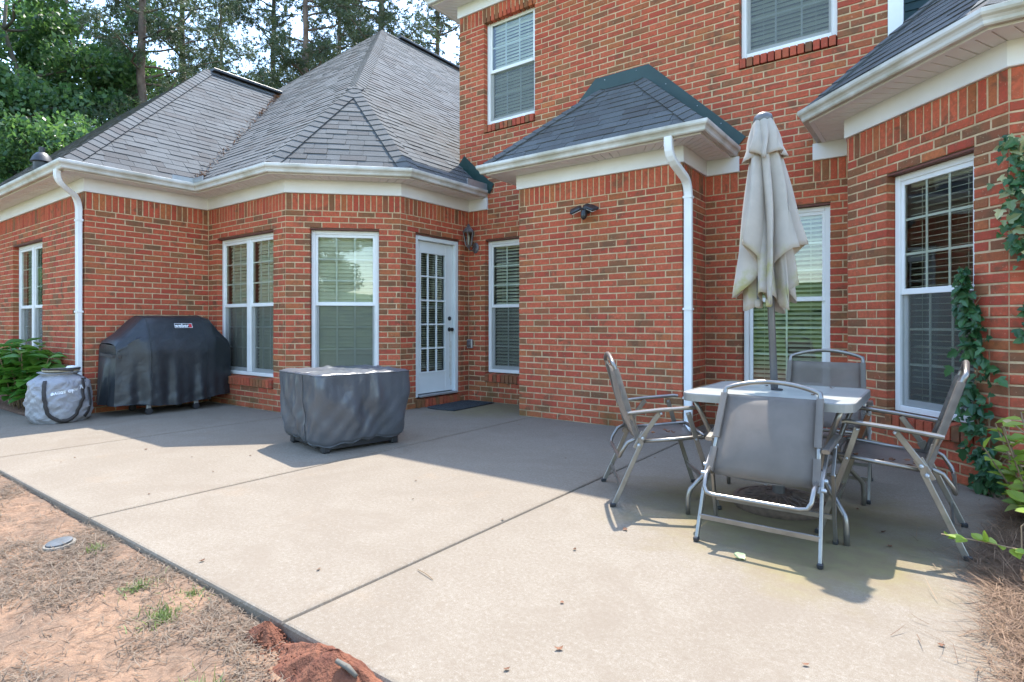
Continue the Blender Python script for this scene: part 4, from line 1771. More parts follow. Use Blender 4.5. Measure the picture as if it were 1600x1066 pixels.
# ------------------------------------------------------------------ folding chairs
def make_chair(loc, ang, label, dy=0.0, front=0.60, rusty=False, folded=False):
    """local: origin on the ground between the rear feet, +y forward"""
    root = empty('folding_chair', loc, ang)
    tag(root, label, 'chair', 'folding sling chairs around the patio table')
    S = M['steel']

    def T(x, y, z):
        if folded:
            yc = y if y < 0.165 else 0.165 + (y - 0.165) * 0.45
            return V((x, yc - 0.045 + 0.80 * max(0.0, z - 0.375), z * 0.872))
        return V((x, y, z))
    hx, ax = 0.245, 0.262
    for s in (-1, 1):
        # rear leg: foot, hinge, arm
        mb = MB()
        mb.rect([V((s * 0.272, 0, 0)), T(s * 0.262, 0.165, 0.37), T(s * 0.262, 0.165, 0.40), T(s * ax, 0.275, 0.555)], 0.016, 0.027, up=(0, 1, 0))
        mb.build('leg', S, root)
        mb = MB()
        mb.rect([V((s * 0.285, front, 0)), T(s * 0.285, 0.475, 0.40), T(s * 0.283, 0.43, 0.555)], 0.016, 0.027, up=(0, 1, 0))
        lg = mb.build('leg', M['rust'] if False else S, root)
        if rusty and s == 1:
            ru = MB()
            a, b = T(s * 0.285, 0.478, 0.41), T(s * 0.283, 0.432, 0.545)
            ru.rect([a, b], 0.0172, 0.0282, up=(0, 1, 0))
            ru.build('rust_patch', M['rust'], lg)
        for yf in ((s * 0.272, 0.0), (s * 0.285, front)):
            cp = MB()
            cp.bbox((yf[0], yf[1], 0.012), (0.024, 0.034, 0.024), 0.005)
            cp.build('foot_cap', M['blackp'], root)
        # armrest: flat rounded bar
        mb = MB()
        P0, P1 = T(s * 0.268, 0.085, 0.545), T(s * 0.285, 0.47, 0.585)
        mb.rect([P0, P0.lerp(P1, 0.5) + V((0, 0, 0.004)), P1, P1 + V((0, 0.025, -0.004))], 0.036, 0.02, ch=0.6)
        mb.build('armrest', S, root)
        # hinge plate with rivets
        hg = MB()
        hg.rect([T(s * 0.252, 0.135, 0.335), T(s * 0.252, 0.185, 0.43)], 0.010, 0.042, up=(0, 1, 0))
        h = hg.build('hinge_plate', S, root)
        rv = MB()
        ry = Matrix.Rotation(pi / 2 * s, 3, 'Y')
        for q in ((0.15, 0.36), (0.172, 0.40)):
            rv = MB()
            rv.lathe([(0.010, 0), (0.010, 0.018), (0.005, 0.022)], T(s * 0.262, *q), 8, ry)
            rv.build('rivet', M['galv'], h)
        for q in ((0.275, 0.548), (0.43, 0.548), (0.475, 0.40)):
            rv = MB()
            rv.lathe([(0.007, 0), (0.007, 0.018), (0.004, 0.021)], T(s * 0.275, *q), 8, ry)
            rv.build('rivet', M['galv'], h)
    # back frame: two posts and an arched top bar
    bp = MB()
    pth = []
    top = []
    for i in range(13):
        t = i / 12
        x = lerp(-0.222, 0.222, t)
        arch = 1 - (2 * t - 1) ** 2
        top.append(T(x, 0.005 - 0.006 * arch, 0.835 + 0.045 * arch))
    pth = [T(-hx, 0.165, 0.375), T(-0.236, 0.10, 0.56), T(-0.226, 0.015, 0.815)] + top + [T(0.226, 0.015, 0.815), T(0.236, 0.10, 0.56), T(hx, 0.165, 0.375)]
    bp.tube(pth, 0.0125, 8)
    bp.build('back_frame', S, root, smooth=True)
    # loop below the back
    mb = MB()
    lp = [T(-0.242, 0.15, 0.40), T(-0.24, 0.09, 0.37), T(-0.236, 0.055, 0.315), T(-0.222, 0.045, 0.285), T(-0.19, 0.043, 0.277), T(0.19, 0.043, 0.277), T(0.222, 0.045, 0.285), T(0.236, 0.055, 0.315), T(0.24, 0.09, 0.37), T(0.242, 0.15, 0.40)]
    mb.tube(lp, 0.011, 8)
    mb.build('rear_loop', S, root, smooth=True)
    # slings
    def sling(name, f, n=9, m=7):
        mb = MB()
        rows = []
        for i in range(n):
            t = i / (n - 1)
            rows.append([f(t, -1 + 2 * j / (m - 1)) for j in range(m)])
        mb.grid(rows)
        o = mb.build(name, M['sling'], root, smooth=True)
        md_ = o.modifiers.new('thick', 'SOLIDIFY')
        md_.thickness = 0.002
        return o

    def fb(t, x):
        y, z = lerp(0.155, 0.022, t), lerp(0.36, 0.80, t)
        w = lerp(0.238, 0.216, t)
        sag = 0.030 * (1 - x * x) * sin(pi * min(1, max(0, t)))
        return T(x * w, y - sag, z)
    sling('back_sling', fb)

    def fs(t, x):
        y, z = lerp(0.16, 0.535, t), 0.375 + 0.035 * t + (0.0 if t < 0.85 else -(t - 0.85) * 0.10)
        sag = 0.028 * (1 - x * x)
        return T(x * 0.242, y, z - sag)
    sling('seat_sling', fs)
    # sling hems at the sides
    for s in (-1, 1):
        hm = MB()
        hm.sweep([(-0.016, -0.015), (0.016, -0.015), (0.016, 0.015), (-0.016, 0.015)], [T(s * 0.241, 0.152, 0.375), T(s * 0.235, 0.118, 0.50)])
        hm.sweep([(-0.016, -0.015), (0.016, -0.015), (0.016, 0.015), (-0.016, 0.015)], [T(s * 0.234, 0.096, 0.555), T(s * 0.226, 0.022, 0.80)])
        hm.build('sleeve', M['sling'], root)
    for s in (-1, 1):
        mb = MB()
        mb.tube([T(s * 0.242, 0.15, 0.376), T(s * 0.246, 0.35, 0.392), T(s * 0.247, 0.52, 0.41), T(s * 0.235, 0.545, 0.405)], 0.011, 8)
        mb.build('seat_rail', S, root, smooth=True)
    mb = MB()
    mb.tube([T(-0.235, 0.545, 0.405), T(0.235, 0.545, 0.405)], 0.011, 8)
    mb.build('seat_rail', S, root, smooth=True)
    # stretchers between the legs
    for (yy, x_, z_) in ((0.0, 0.268, 0.115), (front, 0.28, 0.135)):
        mb = MB()
        if yy == 0:
            q = 0.115 / 0.37
            y0 = (0.165 + dy) * q
        else:
            q = 0.135 / 0.40
            y0 = lerp(front, T(0, 0.475, 0.40).y, q)
        mb.rect([V((-x_, y0, z_)), V((x_, y0, z_))], 0.014, 0.024, up=(0, 0, 1))
        mb.build('stretcher', S, root)
    return root


make_chair((-1.69, 3.31, 0), atan2(0.546, 0.838) - pi / 2, 'grey folding sling chair left of the table, seen from its side')
make_chair((-0.697, 2.84, 0), 0.0, 'nearest folding sling chair, its back to the viewer, leaning towards the table', dy=-0.045, front=0.36, folded=True)
make_chair((0.097, 3.597, 0), pi / 2 - 0.0, 'folding sling chair right of the table with a rusty front leg', rusty=True)
make_chair((-0.655, 4.62, 0), pi + 0.04, 'folding sling chair behind the table, its front towards the viewer')

# ------------------------------------------------------------------ table, umbrella and base
TX, TY = -0.755, 3.60
root = empty('patio_table', (TX, TY, 0))
tag(root, 'square patio table with frosted glass top and curved grey legs', 'table')


def rrect(hx, hy, r, n=6):
    out = []
    for cx_, cy_, a0 in ((hx - r, hy - r, 0), (-hx + r, hy - r, pi / 2), (-hx + r, -hy + r, pi), (hx - r, -hy + r, 1.5 * pi)):
        for k in range(n + 1):
            a = a0 + pi / 2 * k / n
            out.append((cx_ + r * cos(a), cy_ + r * sin(a)))
    return out


TW = 0.425
mb = MB()
mb.prism(rrect(TW - 0.006, TW - 0.006, 0.075), (1, 0, 0), (0, 1, 0), (0, 0, 0.668), 0.014)
mb.build('table_top', M['tabletop'], root)
mb = MB()
rp = rrect(TW, TW, 0.08)
ri = rrect(TW - 0.014, TW - 0.014, 0.068)
n = len(rp)
mb.grid([[(x, y, 0.640) for x, y in ri], [(x, y, 0.640) for x, y in rp], [(x, y, 0.679) for x, y in rp], [(x * 0.996, y * 0.996, 0.6835) for x, y in rp], [(x, y, 0.6835) for x, y in ri], [(x, y, 0.640) for x, y in ri]], True)
mb.build('table_rim', M['tablerim'], root)
for sx in (-1, 1):
    for sy in (-1, 1):
        mb = MB()
        a = 0.30
        pth = [V((sx * 0.36, sy * 0.36, 0.64))] + bend((sx * 0.33, sy * 0.33, 0.56), (sx * 0.27, sy * 0.27, 0.40), (sx * 0.27, sy * 0.27, 0.34), 4) + \
            bend((sx * 0.27, sy * 0.27, 0.29), (sx * 0.31, sy * 0.31, 0.23), (sx * 0.345, sy * 0.345, 0.185), 4) + bend((sx * 0.378, sy * 0.378, 0.14), (sx * 0.388, sy * 0.388, 0.12), (sx * 0.388, sy * 0.388, 0.06), 4) + [V((sx * 0.388, sy * 0.388, 0.0))]
        mb.tube(pth, 0.0135, 8)
        mb.build('leg', M['steel'], root, smooth=True)
mb = MB()
ring = [V((0.22 * cos(t), 0.22 * sin(t), 0.30)) for t in np.linspace(0, 2 * pi, 24, endpoint=False)]
for sx in (-1, 1):
    mb.tube([V((sx * 0.27, 0.27, 0.315)), V((sx * 0.27, -0.27, 0.315))], 0.009, 6)
    mb.tube([V((0.27, sx * 0.27, 0.315)), V((-0.27, sx * 0.27, 0.315))], 0.009, 6)
mb.build('stretcher', M['steel'], root)
mb = MB()
mb.lathe([(0.032, 0.684), (0.032, 0.690), (0.024, 0.692)], (-0.012, 0.03, 0), 20)
mb.build('umbrella_ring', M['blackp'], root)

UX, UY = -0.765, 3.665
root = empty('umbrella_base', (UX, UY, 0))
tag(root, 'round dark bronze umbrella base with a raised rosette, under the table', 'umbrella base')
mb = MB()
mb.lathe([(0.245, 0.0), (0.25, 0.01), (0.25, 0.048), (0.243, 0.056), (0.225, 0.058), (0.218, 0.053), (0.20, 0.055), (0.08, 0.075), (0.05, 0.082), (0.03, 0.083)], (0, 0, 0), 48)
mb.build('disc', M['bronze'], root, smooth=True, angle=35)
for k in range(16):
    an = 2 * pi * k / 16
    pe = MB()
    c_, s_ = cos(an), sin(an)
    for q in (-1, 1):
        pth = [V((r * cos(an + q * w), r * sin(an + q * w), z)) for r, w, z in ((0.075, 0.0, 0.077), (0.11, 0.13, 0.073), (0.15, 0.15, 0.067), (0.185, 0.07, 0.061), (0.20, 0.0, 0.057))]
        pe.tube(pth, 0.005, 5)
    pe.build('petal', M['bronze'], root)
mb = MB()
mb.lathe([(0.034, 0.08), (0.034, 0.30), (0.029, 0.305), (0.022, 0.305)], (0, 0, 0), 16)
mb.build('tube', M['pole'], root, smooth=True, angle=40)

root = empty('patio_umbrella', (UX, UY, 0.09))
root.rotation_euler = Euler((-0.028, -0.036, 0.3))
tag(root, 'closed beige market umbrella with algae stains, standing through the table', 'umbrella')
mb = MB()
mb.tube([V((0, 0, 0)), V((0, 0, 2.18))], 0.0205, 14)
mb.build('pole', M['pole'], root, smooth=True)
mb = MB()
mb.lathe([(0.052, 2.185), (0.056, 2.20), (0.05, 2.225), (0.03, 2.24), (0.012, 2.245)], (0, 0, 0), 18)
mb.build('finial', M['pole'], root, smooth=True, angle=40)


def canopy(name, nf, rt, rb, zt, hems, seed, mat, fold=0.45, curl=0.0, steps=22, nt=160, inner=0.35, shift=0.0, power=1.0):
    rr = random.Random(seed)
    rows = []
    for i in range(steps + 1):
        t = i / steps
        row = []
        for k in range(nt):
            th_ = 2 * pi * k / nt
            f = (th_ / (2 * pi) * nf + shift) % nf
            a = int(f)
            fr = f - a
            h = lerp(hems[a % nf], hems[(a + 1) % nf], fr * fr * (3 - 2 * fr))
            lobe = 0.5 + 0.5 * cos(2 * pi * fr)
            lobe = lobe ** 0.8
            z = zt + (h - zt) * t
            R_ = lerp(rt, rb, t ** power)
            amp = fold * min(1.0, 0.25 + t * 1.2)
            r = R_ * (1 - amp * (1 - lobe)) + 0.012 * sin(5 * t + a * 2.1) * t
            sw = 0.45 * (1 - lobe) * sin(a * 1.7 + 0.6) * t + 0.10 * sin(t * 5 + a)
            r += curl * max(0, t - 0.85) * (1 if a % 2 else -1)
            row.append((r * cos(th_ + sw), r * sin(th_ + sw), z))
        rows.append(row)
    mb = MB()
    mb.grid(rows, True)
    o = mb.build(name, mat, root, smooth=True)
    s = o.modifiers.new('thick', 'SOLIDIFY')
    s.thickness = 0.003
    s.offset = -1
    return o


canopy('canopy', 8, 0.040, 0.205, 2.14, [1.43, 1.10, 1.36, 1.46, 1.14, 1.44, 1.08, 1.40], 3, M['canvas'], fold=0.62, power=0.8)
canopy('canopy_lining', 6, 0.035, 0.150, 2.02, [1.20, 1.04, 1.22, 1.06, 1.16, 1.05], 8, M['canvas'], fold=0.6, power=0.85)
canopy('vent_flap', 8, 0.044, 0.120, 2.205, [1.96, 1.99, 1.94, 2.0, 1.95, 1.99, 1.94, 1.98], 5, M['canvas'], fold=0.32, steps=10, power=0.75)
for k in range(6):
    an = 2 * pi * k / 6 + 0.3
    mb = MB()
    mb.rect([V((0.03 * cos(an), 0.03 * sin(an), 2.16)), V((0.075 * cos(an), 0.075 * sin(an), 1.10))], 0.010, 0.016)
    rb = mb.build('rib', M['pole'], root)
    mb = MB()
    mb.bbox((0.076 * cos(an), 0.076 * sin(an), 1.10), (0.035, 0.035, 0.05), 0.008)
    mb.build('rib_pocket', M['canvas'], rb)
mb = MB()
mb.lathe([(0.024, 1.18), (0.036, 1.19), (0.036, 1.26), (0.026, 1.28)], (0, 0, 0), 14)
mb.build('runner', M['blackp'], root)
mb = MB()


def text_mesh(txt, size, mat, name, parent, fn, bold=0.0):
    """lettering turned into a mesh; fn maps flat (x, y) to a point on the surface"""
    cu = bpy.data.curves.new('lettering', 'FONT')
    cu.body = txt
    cu.size = size
    cu.align_x = 'CENTER'
    cu.align_y = 'CENTER'
    cu.offset = bold
    cu.resolution_u = 3
    to = bpy.data.objects.new('lettering_source', cu)
    COL.objects.link(to)
    dg = bpy.context.evaluated_depsgraph_get()
    dg.update()
    me = bpy.data.meshes.new_from_object(to.evaluated_get(dg))
    bpy.data.objects.remove(to)
    for v in me.vertices:
        v.co = fn(v.co.x, v.co.y)
    me.materials.clear()
    me.materials.append(mat)
    o = bpy.data.objects.new(name, me)
    COL.objects.link(o)
    o.parent = parent
    return o


# ------------------------------------------------------------------ covered grill
GX = -8.07
root = empty('covered_grill', (-7.76, 3.32, 0))
tag(root, 'large gas grill under a black fitted cover against the brick wall', 'grill')
GO = V((-7.76, 3.32, 0))


def gsec(y):
    """section of the cover across x at position y (world): list of (x, z) from back hem over the top to front hem"""
    ks = [(2.655, 0.84, 0.0), (2.68, 0.885, 0.05), (2.78, 0.96, 0.25), (2.97, 1.150, 0.9), (3.05, 1.168, 1.0), (3.66, 1.168, 1.0), (3.74, 1.145, 0.92), (3.86, 0.99, 0.3), (3.955, 0.895, 0.05), (3.975, 0.85, 0.0)]
    for (a, za, ha), (b, zb, hb) in zip(ks, ks[1:]):
        if y <= b + 1e-6:
            t = (y - a) / (b - a)
            z, h = lerp(za, zb, t), lerp(ha, hb, t)
            break
    fx = lerp(-7.56, -7.47, h)
    e = 0.0
    return [(GX, 0.12), (GX, 0.5), (GX, z - 0.10), (GX + 0.03, z - 0.02), (GX + 0.10, z), (lerp(-7.70, -7.735, h), z), (lerp(-7.63, -7.655, h), z - 0.018), (lerp(-7.58, -7.60, h), z - lerp(0.04, 0.07, h)),
            (lerp(-7.56, -7.54, h), z - lerp(0.09, 0.20, h)), (lerp(-7.555, -7.50, h), lerp(z - 0.13, 0.87, h)), (fx, 0.74), (fx, 0.6), (fx + 0.004, 0.45), (fx + 0.010, 0.3), (fx + 0.014, 0.2), (fx + 0.016, 0.115)]


def densify(p, n):
    out = []
    for a, b in zip(p, p[1:]):
        for k in range(n):
            out.append((lerp(a[0], b[0], k / n), lerp(a[1], b[1], k / n)))
    out.append(p[-1])
    return out


rows = []
ys = list(np.linspace(2.655, 3.975, 56))
for i, y in enumerate(ys):
    r_ = []
    for x, z in densify(gsec(y), 3):
        f = max(0.0, min(1.0, (0.75 - z) / 0.6))
        wob = 0.016 * f * sin(y * 23 + 1.3) + 0.010 * f * sin(y * 41)
        edge_ = min(1.0, min(y - 2.655, 3.975 - y) / 0.2)
        wr_ = 0.003 * sin(x * 31 + z * 17 + y * 13) + 0.002 * sin(z * 43 - y * 29)
        yy = y
        if z < 0.72:
            yy += (0.04 * (0.72 - z)) * (-1 if y < 3.3 else 1) * (1 - edge_)
        zz = z
        if z < 0.16:
            zz = z + (0.02 * sin(y * 7 + 1)) + (0.06 * max(0, (y - 3.6) / 0.4))
        r_.append(V((x + wob + wr_ * (0.5 + f), yy, zz + wr_ * 0.8)) - GO)
    rows.append(r_)
mb = MB()
mb.grid(rows)
# end panels
for i0, sgn in ((0, -1), (len(rows) - 1, 1)):
    ring = rows[i0]
    n = len(ring)
    zs2 = []
    cols_ = 12
    half = n // 2
    front = ring[::-1]
    G = []
    # panel between the back and the front outline, with vertical folds
    nb_ = [p for p in ring if p.x < -7.9 - GO.x]
    nf_ = [p for p in ring if p.x > -7.62 - GO.x][::-1]
    ztop = ring[13].z - 0.004

    def ipz(lst, z):
        lst = sorted(lst, key=lambda p: p.z)
        for a_, b_ in zip(lst, lst[1:]):
            if a_.z <= z <= b_.z:
                return a_.lerp(b_, (z - a_.z) / max(1e-6, b_.z - a_.z))
        return lst[0] if z < lst[0].z else lst[-1]
    zlo = min(nf_[0].z, nb_[0].z)
    for a in range(0, 17):
        t = a / 16
        z = lerp(0.115, ztop, t)
        pb_, pf_ = ipz(nb_, z), ipz(nf_, z)
        row = []
        for c in range(cols_ + 1):
            u = c / cols_
            p = pb_.lerp(pf_, u)
            fo = 0.030 * sin(u * 15 + 1) * max(0, 0.66 - z) * 2.2 * sin(pi * u) + (-0.03 * max(0, 1 - abs(z - 0.70) / 0.10)) * sin(pi * u) + 0.04 * sin(pi * u) * (1 - t)
            row.append(V((p.x, p.y + sgn * fo, z if 0 < a < 16 else p.z)))
        G.append(row)
    mb.grid(G)
cov = mb.build('cover', M['cover'], root, smooth=True, angle=50)
# piping seams
sm = MB()
j = min(range(len(ys)), key=lambda k: abs(ys[k] - 3.0))
sm.tube([p + V((0.003, 0, 0.003)) for p in rows[j][9:]], 0.004, 6)
sm.tube([p + V((0.003, 0, 0.003)) for p in rows[len(rows) - j - 1][9:]], 0.004, 6)
sm.tube([r_[-1] for r_ in rows], 0.005, 6)
sm.build('seam', M['cover'], cov)
# strap round the left end
st = MB()
st.rect([V((-8.0, 2.640, 0.71)) - GO, V((-7.86, 2.632, 0.705)) - GO, V((-7.74, 2.632, 0.70)) - GO, V((-7.60, 2.64, 0.695)) - GO, V((-7.530, 2.70, 0.69)) - GO], 0.006, 0.035)
st.build('strap', M['strap'], cov)


def on_hood(y, t):
    """point on the sloping front of the hood at world y and 0..1 up the slope"""
    s = gsec(y)
    a, b = V((s[8][0], s[8][1])), V((s[7][0], s[7][1]))
    p = a.lerp(b, t)
    return V((p.x, y, p.y)) - GO


hn = V((0.13, 0, 0.06)).normalized()
hu = V((-0.06, 0, 0.13)).normalized()
lc = V((gsec(3.39)[8][0], 3.39, gsec(3.39)[8][1])).lerp(V((gsec(3.39)[7][0], 3.39, gsec(3.39)[7][1])), 0.55) - GO
Lf = lambda x, y, o=0.012: lc + V((0, x, 0)) + hu * y + hn * o
lg = MB()
lw, lh2, e = 0.105, 0.030, 0.004
for q in ((-lw, lw, lh2 - e, lh2), (-lw, lw, -lh2, -lh2 + e), (-lw, -lw + e, -lh2, lh2), (lw - e, lw, -lh2, lh2)):
    lg.add([Lf(q[0], q[2]), Lf(q[1], q[2]), Lf(q[1], q[3]), Lf(q[0], q[3])], [(0, 1, 2, 3)])
lg.add([Lf(-lw, -lh2, 0.010), Lf(lw, -lh2, 0.010), Lf(lw, lh2, 0.010), Lf(-lw, lh2, 0.010)], [(0, 1, 2, 3)], mi=1)
lg.add([Lf(0.062, -lh2 + 0.006), Lf(0.098, -lh2 + 0.006), Lf(0.098, lh2 - 0.006), Lf(0.062, lh2 - 0.006)], [(0, 1, 2, 3)], mi=2)
lg.build('badge', [M['print'], M['greyprint'], M['redp']], cov)
text_mesh('weber', 0.064, M['print'], 'lettering', cov, lambda x, y: Lf(x - 0.020, y, 0.013), 0.0015)
# casters and feet
for y, x in ((2.98, -7.52), (3.52, -7.52), (2.98, -7.98), (3.52, -7.98)):
    mb = MB()
    mb.lathe([(0.012, -0.022), (0.036, -0.02), (0.04, -0.012), (0.04, 0.012), (0.036, 0.02), (0.012, 0.022)], V((x, y, 0.040)) - GO, 18, Matrix.Rotation(pi / 2, 3, 'Y'))
    cs = mb.build('caster', M['blackp'], root, smooth=True, angle=40)
    mb = MB()
    mb.bbox(V((x, y, 0.10)) - GO, (0.03, 0.05, 0.07), 0.006)
    mb.build('fork', M['galv'], cs)
mb = MB()
mb.bx(-8.02 - GO.x, -7.55 - GO.x, 2.9 - GO.y, 3.72 - GO.y, 0.105, 0.16)
mb.build('cart_shelf', M['blackp'], root)

# ------------------------------------------------------------------ storage bag
BC = V((-7.83, 2.205, 0))
root = empty('storage_bag', BC)
tag(root, 'grey wrinkled round nylon bag with dark straps, standing upside down by the downspout', 'bag')


def bagr(th, z):
    r = 0.268 + 0.014 * sin(z * 9) + 0.018 * (1 - abs(z / 0.26 - 1))
    r += 0.005 * sin(th * 5 + z * 21 + sin(th * 3)) + 0.004 * sin(th * 9 - z * 33) + 0.004 * sin(th * 6 + z * 61 + 2 * sin(th * 5)) + 0.005 * sin(-th * 3 + z * 80 + 3 * sin(th * 7))
    if z > 0.44:
        r -= (z - 0.44) ** 1.2 * 2.2
    if z < 0.05:
        r -= (0.05 - z) * 0.6
    return r


rows = []
for i in range(30):
    z = 0.0 + 0.52 * i / 29
    rows.append([(bagr(2 * pi * k / 96, z) * cos(2 * pi * k / 96), bagr(2 * pi * k / 96, z) * sin(2 * pi * k / 96), z + 0.006 * sin(6 * pi * k / 96 + 1)) for k in range(96)])
for rr_ in (0.20, 0.10, 0.01):
    rows.append([(rr_ * cos(2 * pi * k / 96), rr_ * sin(2 * pi * k / 96), 0.535 + 0.006 * sin(4 * pi * k / 96)) for k in range(96)])
mb = MB()
mb.grid(rows, True)
bag = mb.build('bag_body', M['bag'], root, smooth=True)
tc = atan2(-BC.y, -BC.x)      # angle that faces the viewer


def on_bag(dth, z, o=0.006):
    th = tc + dth
    r = bagr(th, z) + o
    return V((r * cos(th), r * sin(th), z))


def strapf(pts, name):
    mb = MB()
    path = [on_bag(a, z, 0.010) if z > 0.03 else on_bag(a, 0.03, 0.012) * 1.0 + V((0, 0, z - 0.03)) for a, z in pts]
    for a, b in zip(path, path[1:]):
        pass
    rowsL, rowsR = [], []
    for i, p in enumerate(path):
        d = (path[min(i + 1, len(path) - 1)] - path[max(i - 1, 0)]).normalized()
        nrm = V((p.x, p.y, 0)).normalized()
        s = d.cross(nrm).normalized() * 0.019
        rowsL.append(p - s)
        rowsR.append(p + s)
    mb.grid([rowsL, rowsR])
    o = mb.build(name, M['strap'], root, smooth=True)
    m = o.modifiers.new('thick', 'SOLIDIFY')
    m.thickness = 0.004


cu_ = []
for i in range(25):
    t = i / 24
    if t < 0.4:
        cu_.append((lerp(-0.52, -0.34, t / 0.4), lerp(0.46, 0.10, t / 0.4)))
    elif t < 0.62:
        q = (t - 0.4) / 0.22
        cu_.append((lerp(-0.34, 0.52, q), 0.10 - 0.075 * sin(pi * min(1, q * 0.9))))
    else:
        q = (t - 0.62) / 0.38
        cu_.append((lerp(0.52, 0.92, q * 1.0), lerp(0.085, 0.47, q)))
strapf(cu_, 'strap')
strapf([(1.15, 0.47), (1.12, 0.35), (1.08, 0.2), (1.0, 0.10), (0.85, 0.05)], 'strap')
text_mesh('solo stove', 0.058, M['print'], 'lettering', bag, lambda x, y: on_bag(0.16 - x / 0.29, 0.335 - y - 0.16 * x, 0.013), 0.0014)
mb = MB()
for (a, b) in ((-0.05, 0.03), (0.03, 0.03)):
    pass
tx = lambda x, y: on_bag(0.33 + x / 0.34, 0.315 + y, 0.013)
mb = MB()
for sgn in (-1, 1):
    mb.rect([on_bag(0.16 + 0.165 / 0.29 + sgn * 0.035, 0.400, 0.013), on_bag(0.16 + 0.165 / 0.29 + sgn * 0.02, 0.368, 0.013), on_bag(0.16 + 0.165 / 0.29 + sgn * 0.06, 0.360, 0.013)], 0.004, 0.008)
mb.build('flame_emblem', M['print'], bag)
mb = MB()
mb.lathe([(0.15, 0.538), (0.17, 0.545), (0.17, 0.562), (0.16, 0.57), (0.05, 0.572)], (-0.02, 0.02, 0), 40)
mb.build('base_plate', M['wood'], root, smooth=True, angle=40)
mb = MB()
mb.tube([V((0.172 * cos(t) - 0.02, 0.172 * sin(t) + 0.02, 0.575)) for t in np.linspace(tc - 1.2, tc + 1.3, 16)], 0.012, 6)
mb.tube([V((0.15, -0.05, 0.575)), V((0.25, 0.05, 0.565))], 0.013, 6)
mb.build('handle', M['strap'], root, smooth=True)
mb = MB()
mb.lathe([(0.05, 0.57), (0.06, 0.58), (0.045, 0.60), (0.01, 0.605)], (0.05, 0.10, 0), 16)
mb.build('knob', M['white'], root, smooth=True)

# ------------------------------------------------------------------ covered fire pit
PC = V((-4.335, 3.325, 0))
root = empty('covered_fire_pit', PC, -0.19)
tag(root, 'square fire pit table under a slack grey vinyl cover on the open patio', 'fire pit')


def sq(th, hx, hy, p=5.0):
    c_, s_ = cos(th), sin(th)
    k = (abs(c_) ** p + abs(s_) ** p) ** (-1 / p)
    return c_ * k * hx, s_ * k * hy


rows = []
NT_ = 220
H0 = 0.645
prf = random.Random(4)
ph = [prf.uniform(0, 6.28) for _ in range(8)]
for i in range(34):
    t = i / 33           # 0 hem .. 1 top edge
    r_ = []
    for k in range(NT_):
        th = 2 * pi * k / NT_
        g = lerp(0.375, 0.428, min(1, t * 1.6) ** 0.7)
        if t < 0.06:
            g -= 0.03 * (1 - t / 0.06)
        x, y = sq(th, g, g * 1.03, 14.0)
        am = (0.5 + 0.5 * sin(pi * t)) * (1 - max(0, (t - 0.86) / 0.14) * 0.6)
        w1 = th + 0.10 * sin(3 * th + ph[6]) + 0.05 * sin(8 * th)
        f = 0.007 * sin(w1 * 19 + ph[0] + 3.2 * t * t) * t + 0.010 * sin(w1 * 11 + ph[1] - 2.6 * t) + 0.010 * sin(w1 * 6 + ph[2] + 4.0 * t) + 0.006 * max(0, sin(w1 * 41 + ph[3] + 2 * sin(th * 9))) * max(0, t - 0.45) * 2
        # diagonal drape from the corners
        f += 0.012 * sin(th * 9 + t * 9 + ph[4]) * sin(pi * t) + 0.006 * sin(th * 23 - t * 21 + ph[7]) * (1 - t)
        rr_ = sqrt(x * x + y * y)
        s = (rr_ + f * am) / rr_
        z = 0.055 + (H0 - 0.055) * t
        if t < 0.1:
            z += (0.012 * sin(th * 15 + ph[5]) + 0.018 * sin(th * 3 + 1.0)) * (1 - t / 0.1)
        r_.append((x * s, y * s, z))
    rows.append(r_)
for rr_, dz in ((0.965, 0.012), (0.9, 0.010), (0.8, 0.006), (0.66, 0.004), (0.5, 0.004), (0.3, 0.006), (0.12, 0.006), (0.01, 0.006)):
    r_ = []
    for k in range(NT_):
        th = 2 * pi * k / NT_
        x, y = sq(th, 0.421 * rr_, 0.434 * rr_, 14.0 if rr_ > 0.6 else 3)
        r_.append((x, y, H0 + dz + (0.008 * sin(x * 31 + y * 9 + 2 * sin(y * 7)) + 0.007 * sin(y * 37 - x * 17 + 2 * sin(x * 9)) + 0.005 * sin(x * 71 + 3 + 3 * sin(y * 13))) * min(1, (1 - rr_) * 9)))
    rows.append(r_)
mb = MB()
mb.grid(rows, True)
cv = mb.build('cover', M['pit'], root, smooth=True)
sm = MB()
ksm = min(range(NT_), key=lambda k: (rows[20][k][0] - 0.12) ** 2 + (rows[20][k][1] + 0.43) ** 2)
sm.tube([V(rows[i][ksm]) + V((0, -0.004, 0)) for i in range(0, 34)], 0.006, 6)
sm.tube([V(p) for p in rows[33][::2]], 0.0055, 6, closed=True)
sm.tube([V(p) for p in rows[1][::2]], 0.006, 6, closed=True)
sm.build('seam', M['pit'], cv)
for x, y in ((-0.31, -0.32), (0.31, -0.32), (0.31, 0.32), (-0.31, 0.32)):
    mb = MB()
    mb.bbox((x, y, 0.05), (0.07, 0.07, 0.10), 0.012)
    mb.build('foot', M['blackp'], root)
mb = MB()
mb.bx(-0.34, 0.34, -0.34, 0.34, 0.03, 0.13)
mb.build('base_frame', M['blackp'], root)

